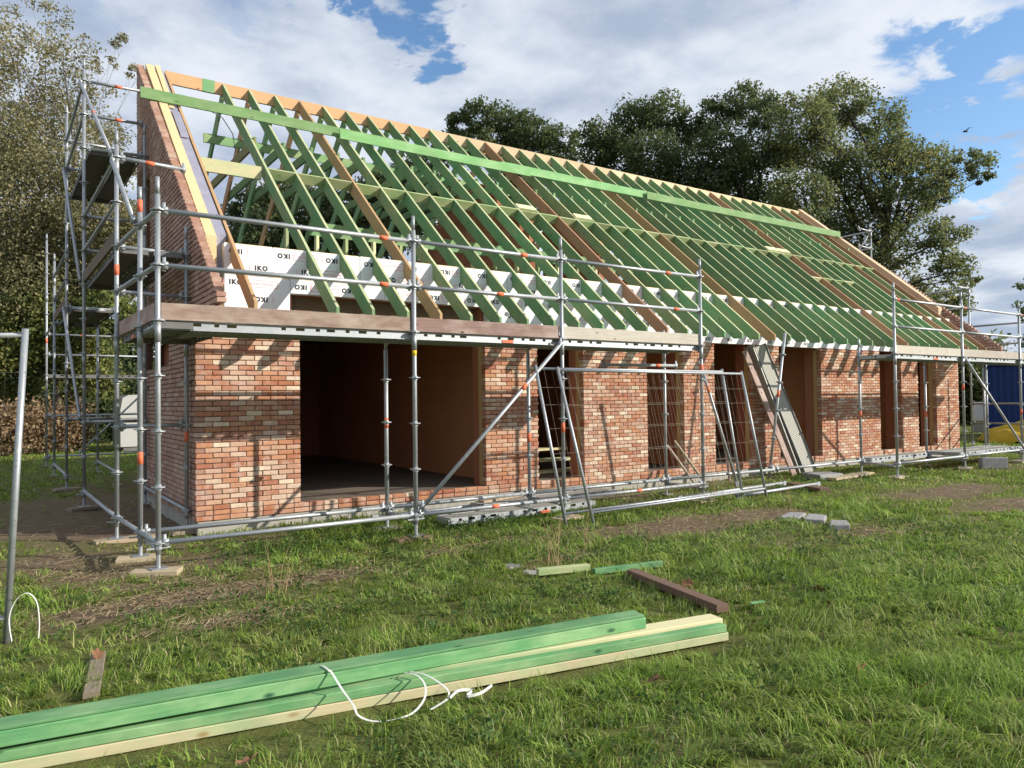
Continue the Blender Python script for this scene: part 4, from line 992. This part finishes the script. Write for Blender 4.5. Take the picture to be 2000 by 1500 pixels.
# bird
bd = MB(); bx = Vector((83.6, 28.3, 29.6))
bd.path([bx + _R * -.25, bx + _R * -.1, bx + _R * .15, bx + _R * .35], .1, 6, [.03, .09, .08, .02])
for s_ in (-1, 1): bd.quad([bx + _F * 0 + _R * -.08, bx + _R * .12, bx + _R * .25 + _F * (.45 * s_) + Vector((0, 0, .30)), bx + _R * .5 + _F * (.9 * s_) + Vector((0, 0, .12)), bx + _R * .1 + _F * (.45 * s_) + Vector((0, 0, .26))])
bd.obj('bird', M_BLACK, None, label='small dark bird flying in the blue sky', cat='bird', at=bx)

# ------------------------------------------------------------------ trees
def leaf_mat(name, stops, trans=.35, big=.35):
    m = Mat(name, .65, spec=.25); r = m.rand(); v = m.coord('Object'); n = m.noise(v, big, 4, .6)
    f = m.math('ADD', m.math('MULTIPLY', r, .45), m.math('MULTIPLY', n, .55))
    c = m.ramp(f, stops); m.col(c)
    t = m.n('ShaderNodeBsdfTranslucent'); hs = m.n('ShaderNodeHueSaturation'); m.l(c, hs.inputs['Color']); hs.inputs['Value'].default_value = 1.5; m.l(hs.outputs[0], t.inputs['Color'])
    mx_ = m.n('ShaderNodeMixShader'); mx_.inputs[0].default_value = trans; m.l(m.b.outputs[0], mx_.inputs[1]); m.l(t.outputs[0], mx_.inputs[2])
    m.l(mx_.outputs[0], m.t.nodes['Material Output'].inputs['Surface']); return m.m
M_OAK = leaf_mat('oak_leaves', [(.2, (.07, .095, .045)), (.42, (.125, .155, .065)), (.58, (.18, .205, .08)), (.72, (.25, .235, .085)), (.85, (.29, .23, .09))], .45)
M_OAKD = leaf_mat('dark_oak_leaves', [(.2, (.052, .075, .036)), (.5, (.095, .125, .054)), (.75, (.145, .17, .065)), (.9, (.19, .19, .07))], .45)
M_WILLOW = leaf_mat('olive_leaves', [(.2, (.10, .105, .055)), (.4, (.185, .185, .09)), (.55, (.26, .245, .125)), (.7, (.32, .275, .15)), (.85, (.34, .26, .14))], .35)
M_IVY = leaf_mat('ivy_leaves', [(.2, (.06, .085, .03)), (.45, (.13, .165, .05)), (.62, (.22, .24, .07)), (.8, (.34, .30, .10))], .3)
M_BEECH = leaf_mat('brown_leaves', [(.2, (.12, .08, .05)), (.45, (.22, .15, .09)), (.65, (.31, .22, .13)), (.85, (.38, .29, .17))], .3)
M_BARK = flat('bark', (.055, .045, .036), .95, var=.4, scale=3, bump=.6)
M_TWIG = flat('grey_bark', (.13, .105, .085), .95, var=.3, scale=3)
def at_px(px, py, D):
    return CAM + _F * D + _R2 * ((px - 1000) / FPX * D) + _U2 * ((750 - py) / FPX * D)
def leaves(cent, sig, per, size, rg, flatz=.75):
    """leaf quads round cluster centres -> V, F"""
    n = len(cent) * per; C = np.repeat(cent, per, 0); S = np.repeat(sig, per)[:, None]
    g = rg.normal(size=(n, 3)); g *= (np.minimum(np.linalg.norm(g, axis=1), 2.1) / np.maximum(np.linalg.norm(g, axis=1), 1e-6))[:, None]
    P = C + g * S * np.array([1, 1, flatz])
    d = rg.normal(size=(n, 3)); d /= np.linalg.norm(d, axis=1)[:, None]
    nn = rg.normal(size=(n, 3)) + np.array([0, 0, .6]); e = np.cross(d, nn); e /= np.maximum(np.linalg.norm(e, axis=1), 1e-6)[:, None]
    s = size * rg.uniform(.6, 1.35, n)[:, None]
    k = np.cross(d, e) * s * .18
    V = np.stack([P - d * s, P + e * s * .55 + k, P + d * s, P - e * s * .55 + k], 1).reshape(-1, 3)
    F = np.arange(4 * n).reshape(-1, 4); return V, F
def tree(name, label, base, blobs, leafm, size, dens, trunk_r, seed, fork=.35, barkm=None, twigs=7, per=34, group=None, cat='tree', sparse=None):
    rg = np.random.default_rng(seed); r = random.Random(seed); base = Vector(base)
    t = thing(name, base, label, cat, group); barkm = barkm or M_BARK
    m = MB(); cs = []; sg = []
    top = max(b[0].z for b in blobs); cxy = sum((b[0] for b in blobs), Vector()) / len(blobs)
    fz = base.z + (min(b[0].z for b in blobs) - base.z) * fork + (top - base.z) * .12
    fk = Vector((base.x + (cxy.x - base.x) * .3, base.y + (cxy.y - base.y) * .3, fz))
    crown_top = Vector((cxy.x, cxy.y, base.z + (top - base.z) * .72))
    spine = [base - Vector((0, 0, .3)), base.lerp(fk, .5) + Vector((r.uniform(-.1, .1), r.uniform(-.1, .1), 0)), fk, fk.lerp(crown_top, .5) + Vector((r.uniform(-.4, .4), r.uniform(-.4, .4), 0)), crown_top]
    m.path(spine, .3, 9, [trunk_r * 1.35, trunk_r, trunk_r * .85, trunk_r * .5, trunk_r * .22])
    for bi, (c, R) in enumerate(blobs):
        h = min(.95, max(.05, (c.z - R * .6 - fk.z) / max(.5, (crown_top.z - fk.z)) * .55 + r.uniform(-.06, .06)))
        st = spine[2].lerp(spine[3], h * 2) if h < .5 else spine[3].lerp(spine[4], h * 2 - 1)
        dd = (c - st); mid = st.lerp(c, .5) + Vector((r.uniform(-.12, .12), r.uniform(-.12, .12), r.uniform(-.02, .16))) * dd.length
        r0 = trunk_r * max(.15, .55 * min(1, R / 1.8)) * (1 - .4 * h)
        q1 = st.lerp(mid, .5) + Vector((r.uniform(-.06, .06), r.uniform(-.06, .06), r.uniform(-.05, .05))) * dd.length
        m.path([st, q1, mid, c], .1, 6, [r0, r0 * .75, r0 * .5, r0 * .22])
        nc = max(4, int(dens * R * R * (sparse[bi] if sparse else 1)))
        u = rg.normal(size=(nc, 3)); u /= np.linalg.norm(u, axis=1)[:, None]
        rad = R * rg.uniform(.25, 1.0, nc) ** .6
        pc = np.array(c) + u * rad[:, None] * np.array([1, 1, .85])
        cs.append(pc); sg.append(np.full(nc, R) * rg.uniform(.13, .24, nc))
        for j in range(min(nc, twigs)):
            e = Vector(pc[j]); s0 = mid.lerp(c, r.uniform(.1, 1)); w = s0.lerp(e, .5) + Vector((r.uniform(-1, 1), r.uniform(-1, 1), r.uniform(-.6, 1))) * (.12 * (e - s0).length)
            m.path([s0, w, e], .02, 4, [r0 * .28, r0 * .17, r0 * .05])
    m.obj('trunk', barkm, t, smooth=True)
    V, F = leaves(np.concatenate(cs), np.concatenate(sg), per, size, rg)
    fobj('crown', fast_mesh('crown', V, [F], [leafm]), t)
    return t
def blobs_px(lst, D, dz=1.0, seed=0):
    r = random.Random(seed); o = []
    for q in lst: o.append((at_px(q[0], q[1], D + r.uniform(-dz, dz)), q[2] / FPX * D))
    return o
T4 = [(1560, 235, 60), (1640, 205, 62), (1710, 230, 58), (1755, 290, 48), (1600, 305, 70), (1690, 335, 72), (1790, 325, 52), (1855, 318, 40), (1915, 322, 34), (1560, 380, 60), (1650, 420, 70), (1760, 400, 60), (1835, 385, 44),
      (1840, 470, 46), (1730, 490, 62), (1780, 560, 52), (1865, 530, 38), (1660, 520, 46), (1730, 600, 54), (1800, 600, 50), (1880, 590, 34), (1895, 545, 24), (1530, 300, 45), (1575, 460, 55), (1925, 345, 18), (1850, 620, 40)]
tree('oak_tree', 'tall spreading oak with open crown and dark limbs above the right roof edge', (29.7, 9.9, GZ), blobs_px(T4, 34, 1.6, 1), M_OAK, .080, 26, .36, 11, fork=.6, twigs=12, per=58)
T3 = [(1400, 215, 42), (1455, 205, 48), (1500, 222, 38), (1420, 285, 55), (1480, 300, 55), (1440, 360, 62), (1505, 400, 50), (1395, 350, 46), (1470, 430, 55), (1400, 430, 50)]
tree('oak_tree', 'dark oak just left of the tall spreading oak', (27.5, 13.9, GZ), blobs_px(T3, 36, 1.5, 2), M_OAKD, .088, 30, .30, 12, twigs=8, per=50)
T2 = [(1170, 265, 40), (1235, 235, 50), (1300, 225, 50), (1345, 265, 46), (1200, 310, 52), (1270, 310, 62), (1330, 340, 56), (1250, 370, 48), (1165, 300, 36), (1350, 400, 50), (1180, 370, 50)]
tree('oak_tree', 'rounded dark oak in the middle of the row behind the ridge', (24.9, 18.2, GZ), blobs_px(T2, 38, 1.5, 3), M_OAKD, .09, 32, .30, 13, twigs=8, per=50)
T1 = [(895, 245, 30), (945, 230, 40), (1000, 242, 42), (1045, 262, 40), (930, 285, 42), (1000, 300, 52), (1060, 300, 46), (1100, 272, 34), (1095, 330, 46), (890, 275, 28), (1020, 360, 50)]
tree('oak_tree', 'lower dark oak at the left end of the row above the ridge', (20.5, 23.8, GZ), blobs_px(T1, 40, 1.5, 4), M_OAKD, .095, 32, .28, 14, twigs=7, per=50)
T0 = [(690, 400, 48), (745, 372, 52), (805, 350, 52), (720, 455, 62), (790, 440, 60), (850, 380, 50), (645, 430, 46), (860, 300, 28), (830, 310, 26), (660, 490, 50)]
tree('oak_tree', 'dark tree seen through the rafters near the middle of the open roof', (16.5, 29.5, GZ), blobs_px(T0, 42, 1.5, 5), M_OAKD, .12, 30, .26, 15, twigs=6, per=38)
T00 = [(450, 430, 38), (500, 395, 46), (560, 385, 50), (610, 410, 46), (520, 455, 58), (580, 465, 54), (455, 480, 44)]
tree('oak_tree', 'dark tree seen through the first rafters beside the gable', (11, 33, GZ), blobs_px(T00, 42, 1.5, 6), M_OAKD, .12, 30, .26, 16, twigs=6, per=38)
TR = [(2012, 560, 26), (2006, 625, 26), (2020, 600, 30), (2030, 660, 40), (1996, 600, 12)]
tree('small_tree', 'sparse tree cut off by the right edge behind the scaffold', (50, 9, GZ), blobs_px(TR, 46, 1, 7), M_OAKD, .13, 14, .16, 17, per=26)
TL = [(268, 150, 24), (285, 225, 22), (240, 90, 24), (250, 330, 40), (262, 440, 42), (258, 530, 44), (170, 540, 80), (60, 560, 100), (240, 560, 50), (250, 480, 40), (230, 420, 50), (200, 270, 50), (20, 260, 90), (100, 235, 80), (165, 330, 70), (60, 390, 110), (185, 420, 66), (110, 480, 100), (30, 520, 90), (205, 500, 56), (50, 130, 70), (120, 110, 60), (185, 175, 45), (215, 250, 40), (235, 330, 36), (90, 40, 50), (20, 60, 55), (215, 130, 30), (240, 420, 32), (-60, 300, 110), (-60, 480, 120), (-90, 120, 90)]
SP = [.25, .25, .2, .5, 1.2, 1.4, 1.6, 1.6, 1.6, 1.4, 1.2, .6, .9, .7, .7, 1.2, .9, 1.3, 1.3, 1.0, .4, .35, .3, .3, .3, .2, .3, .2, .4, 1, 1, .6]
tree('willow_tree', 'tall feathery olive brown tree behind the gable scaffold', (.5, 20.6, GZ), blobs_px(TL, 25, 2.0, 8), M_WILLOW, .052, 62, .13, 18, fork=.3, barkm=M_TWIG, twigs=18, per=50, sparse=SP)
TB = [(20, 610, 80), (100, 640, 80), (60, 600, 66), (140, 605, 64), (220, 610, 54), (90, 670, 66), (180, 690, 60), (10, 680, 70), (130, 740, 52), (200, 745, 40), (275, 630, 36), (-60, 650, 80), (30, 750, 50)]
tree('bush', 'green and yellow leafy bush below the feathery tree', (-.2, 18.5, GZ), blobs_px(TB, 24.2, 1.0, 9), M_IVY, .07, 70, .10, 19, barkm=M_TWIG, twigs=8, per=40, cat='bush')
# brown beech hedge and the hedge line behind the plot
def hedge(name, label, p0, p1, h, d, leafm, n, size, seed, lo=.0, cat='hedge'):
    rg = np.random.default_rng(seed); p0, p1 = np.array(p0), np.array(p1); f = rg.uniform(0, 1, n); ax = p1 - p0; pe = np.array([-ax[1], ax[0]]) / np.linalg.norm(ax)
    hh = h * (.75 + .5 * fbm(f * np.linalg.norm(ax), f * 0, .35, 3, seed)); q = rg.uniform(-1, 1, n)
    C = np.stack([p0[0] + ax[0] * f + pe[0] * q * d / 2, p0[1] + ax[1] * f + pe[1] * q * d / 2, GZ + lo + (hh - lo) * rg.uniform(0, 1, n) ** .8 * (1 - .3 * np.abs(q))], -1)
    V, F = leaves(C, np.full(n, .12 + size), 9, size, rg); t = thing(name, (p0[0], p0[1], GZ), label, cat)
    fobj('foliage', fast_mesh('foliage', V, [F], [leafm]), t)
    m = MB(); r = random.Random(seed)
    for i in range(int(np.linalg.norm(ax) * 1.6)):
        f_ = r.random(); x_, y_ = p0 + ax * f_ + pe * r.uniform(-.3, .3) * d
        m.path([(x_, y_, GZ - .1), (x_ + r.uniform(-.2, .2), y_ + r.uniform(-.2, .2), GZ + h * .45), (x_ + r.uniform(-.4, .4), y_ + r.uniform(-.4, .4), GZ + h * .85)], .03, 5, [.035, .022, .008])
    m.obj('stem', M_TWIG, t, kind='stuff'); return t
hedge('beech_hedge', 'low dry brown hedge on the grass behind the scaffold', (-9, 15.8), (.55, 19.0), 1.75, 1.2, M_BEECH, 2600, .06, 21)
hedge('hedge', 'dense green hedge line across the back of the plot', (-2, 33), (42, 8.5), 5.2, 2.6, M_OAKD, 8000, .17, 22)
hedge('hedge', 'green thicket behind the white cabinet and the blue container', (38, 8), (60, -12), 3.2, 3.0, M_IVY, 3000, .16, 23)
hedge('hedge', 'dark bushes behind the brown hedge and the left trunk', (-14, 20), (6, 27), 3.2, 2.4, M_OAKD, 3200, .12, 24)

# ------------------------------------------------------------------ grass
def grass():
    rg = np.random.default_rng(3); Vs, F4, F3, off = [], [], [], 0
    yaw0 = YAW
    for d0, d1, rho in ((.7, 3.2, 5200), (3.2, 5.0, 4200), (5.0, 7.5, 2700), (7.5, 11, 1300), (11, 17, 480), (17, 30, 120), (30, 55, 18)):
        wd = 1.45 if d1 < 6 else 1.05; n = int(rho * wd * (d1 * d1 - d0 * d0)); d = np.sqrt(rg.uniform(d0 * d0, d1 * d1, n)); a = yaw0 + rg.uniform(-wd, wd, n)
        # gather blades into tufts
        x = CAM.x + d * np.cos(a); y = CAM.y + d * np.sin(a)
        tuft = .11 + .02 * d
        tx_, ty_ = np.floor(x / tuft), np.floor(y / tuft); hsh = lambda s: (np.sin(tx_ * 127.1 + ty_ * 311.7 + s * 74.7) * 43758.5453) % 1.0
        pull = .55 * (hsh(1) > .3)
        x = x + ((tx_ + .2 + .6 * hsh(2)) * tuft - x) * pull * rg.uniform(.2, 1, n); y = y + ((ty_ + .2 + .6 * hsh(3)) * tuft - y) * pull * rg.uniform(.2, 1, n)
        b = bare_at(x, y); clump = fbm(x, y, 1.1, 4, 41); long_ = np.clip((fbm(x, y, .55, 3, 57) - .42) * 3.5, 0, 1)
        keep = rg.uniform(0, 1, n) > np.clip(b * 1.02, 0, .90) + .55 * (clump < .47) * (1 - long_)
        keep &= ~((x > -.1) & (x < L + .1) & (y > -.02) & (y < 8.6))
        rel = (x - 1.36) * ldir.x + (y + 5.875) * ldir.y; lat = (x - 1.36) * lside.x + (y + 5.875) * lside.y
        keep &= ~((rel > -.62) & (rel < 4.8) & (lat > -.21) & (lat < .14))
        x, y, b, long_, d = x[keep], y[keep], b[keep], long_[keep], d[keep]; tx_, ty_ = tx_[keep], ty_[keep]; n = len(x)
        hsh = lambda s: (np.sin(tx_ * 127.1 + ty_ * 311.7 + s * 74.7) * 43758.5453) % 1.0
        Ln = (.045 + .06 * rg.uniform(0, 1, n) ** 1.5 + .11 * long_ * rg.uniform(.2, 1, n)) * (1 - .5 * b) * (.75 + .5 * hsh(7))
        w = np.maximum(.0027, d * .00056) * rg.uniform(.7, 1.4, n)
        th = hsh(5) * 6.283 + rg.normal(0, .75, n); lean = np.clip(rg.normal(.92, .36, n) + .25 * long_, .10, 1.42)
        dx, dy = np.cos(th), np.sin(th); z = ground_z(x, y) - .006
        ph = th + np.pi / 2 + rg.normal(0, .5, n); sx, sy = np.cos(ph) * w, np.sin(ph) * w
        l1 = Ln * .5; l2 = Ln * .5; a1 = lean * .6; a2 = np.minimum(lean * 1.5, 1.75)
        mxx = x + dx * np.sin(a1) * l1; mxy = y + dy * np.sin(a1) * l1; mz = z + np.cos(a1) * l1
        ex = mxx + dx * np.sin(a2) * l2; ey = mxy + dy * np.sin(a2) * l2; ez = np.maximum(mz + np.cos(a2) * l2, z + .012)
        P = np.stack([np.stack([x - sx, y - sy, z], -1), np.stack([x + sx, y + sy, z], -1), np.stack([mxx + sx * .8, mxy + sy * .8, mz], -1), np.stack([mxx - sx * .8, mxy - sy * .8, mz], -1), np.stack([ex, ey, ez], -1)], 1)
        Vs.append(P.reshape(-1, 3)); i0 = off + np.arange(n) * 5
        F4.append(np.stack([i0, i0 + 1, i0 + 2, i0 + 3], 1)); F3.append(np.stack([i0 + 3, i0 + 2, i0 + 4], 1)); off += n * 5
    return np.concatenate(Vs), np.concatenate(F4), np.concatenate(F3)
def grass_mat():
    m = Mat('grass_blades', .55, spec=.3); r = m.rand(); v = m.coord('Object'); n = m.noise(v, 1.3, 4, .6); n2 = m.noise(v, .35, 3, .6)
    green = m.ramp(r, [(0, (.095, .17, .026)), (.26, (.18, .29, .042)), (.58, (.265, .40, .062)), (.82, (.36, .46, .09)), (.92, (.48, .46, .20)), (1, (.57, .50, .29))])
    c = m.mix(m.ramp(n, [(.47, (0, 0, 0)), (.66, (1, 1, 1))]), green, m.mix(.30, green, (.34, .31, .11)))
    n3 = m.noise(v, 2.6, 4, .6)
    c = m.mix(m.ramp(n3, [(.52, (0, 0, 0)), (.70, (.8, .8, .8))]), c, m.mix(.6, c, (.075, .15, .03)))
    c = m.mix(m.ramp(n2, [(.48, (0, 0, 0)), (.62, (1, 1, 1))]), c, m.mix(.5, c, (.24, .40, .05)))
    m.col(c)
    t = m.n('ShaderNodeBsdfTranslucent'); m.l(c, t.inputs['Color']); mx_ = m.n('ShaderNodeMixShader'); mx_.inputs[0].default_value = .42
    m.l(m.b.outputs[0], mx_.inputs[1]); m.l(t.outputs[0], mx_.inputs[2]); m.l(mx_.outputs[0], m.t.nodes['Material Output'].inputs['Surface']); return m.m
V, F4, F3 = grass()
fobj('grass', fast_mesh('grass', V, [F4, F3], [grass_mat()]), kind='stuff')
# broad leaved weeds, thickest along the foot of the scaffold
M_WEED = leaf_mat('weed_leaves', [(.2, (.035, .07, .018)), (.5, (.07, .13, .03)), (.8, (.12, .18, .05))], .3, 2.0)
rg = np.random.default_rng(9)
wc = []
for i in range(1000):
    x_, y_ = (rg.uniform(-.3, 3.8), rg.normal(-1.55, .45)) if i < 200 else ((rg.uniform(-2.6, 7), rg.uniform(-7, -2.3)) if i < 900 else (rg.uniform(5, 13), rg.normal(-1.4, .5)))
    keepw = True
    for (ax_, ay_), (bx_, by_) in ((inv_ground(1050, 1128), inv_ground(1292, 1106)), (inv_ground(1235, 1128), inv_ground(1412, 1200)), (inv_ground(1545, 1016), inv_ground(1640, 1033)), (inv_ground(193, 1290), inv_ground(178, 1372))):
        L2 = (bx_ - ax_) ** 2 + (by_ - ay_) ** 2; tt = min(1, max(0, ((x_ - ax_) * (bx_ - ax_) + (y_ - ay_) * (by_ - ay_)) / L2))
        if math.hypot(x_ - ax_ - tt * (bx_ - ax_), y_ - ay_ - tt * (by_ - ay_)) < .26: keepw = False
    if keepw and (bare_at(np.array([x_]), np.array([y_]))[0] < .5 or i < 120): wc.append((x_, y_, GZ + rg.uniform(.02, .06)))
rel = [(q[0] - 1.36) * ldir.x + (q[1] + 5.875) * ldir.y for q in wc]; lat = [(q[0] - 1.36) * lside.x + (q[1] + 5.875) * lside.y for q in wc]
wc = np.array([q for q, a_, b_ in zip(wc, rel, lat) if not (-.85 < a_ < 4.9 and -.42 < b_ < .36)])
V, F = leaves(wc, rg.uniform(.04, .10, len(wc)), 26, .016, rg, .4)
V[:, 2] = np.maximum(V[:, 2], GZ - .02)
fobj('weeds', fast_mesh('weeds', V, [F], [M_WEED]), kind='stuff')
m = MB()
for px, py, n_ in ((1075, 1105, 16), (1400, 985, 10), (1550, 1010, 8), (540, 1165, 8), (1150, 1080, 6)):
    for i in range(n_):
        gx_, gy_ = inv_ground(px + rnd.uniform(-25, 25), py + rnd.uniform(-8, 8)); h_ = rnd.uniform(.18, .50); lx, ly = rnd.uniform(-.12, .12), rnd.uniform(-.12, .12)
        m.path([(gx_, gy_, GZ - .01), (gx_ + lx * .4, gy_ + ly * .4, GZ + h_ * .6), (gx_ + lx, gy_ + ly, GZ + h_)], .002, 4, [.0022, .0018, .001])
m.obj('dry_stalks', flat('straw', (.36, .25, .13), .8, var=.3), kind='stuff')
# straw lying on the bare places
n = 12000; k = rg.integers(0, len(BARE) - 1, n); B = np.array([b[:4] for b in BARE])
x = B[k, 0] + rg.normal(0, .7, n) * B[k, 2]; y = B[k, 1] + rg.normal(0, .7, n) * B[k, 3]; ok = ~((x > -.05) & (y > -.02) & (y < 8.6)); x, y = x[ok], y[ok]; n = len(x)
th = rg.uniform(0, 6.28, n); Ls = rg.uniform(.04, .16, n); z = ground_z(x, y) + rg.uniform(.004, .02, n); dx, dy = np.cos(th) * Ls, np.sin(th) * Ls; sx, sy = -np.sin(th) * .0022, np.cos(th) * .0022
V = np.stack([np.stack([x - sx, y - sy, z], -1), np.stack([x + dx - sx, y + dy - sy, z + .01], -1), np.stack([x + dx + sx, y + dy + sy, z + .01], -1), np.stack([x + sx, y + sy, z + .002], -1)], 1).reshape(-1, 3)
ms = Mat('lying_straw', .8); ms.col(ms.ramp(ms.rand(), [(0, (.16, .11, .06)), (.5, (.30, .22, .12)), (1, (.46, .37, .22))]))
fobj('straw', fast_mesh('straw', V, [np.arange(4 * n).reshape(-1, 4)], [ms.m]), kind='stuff')
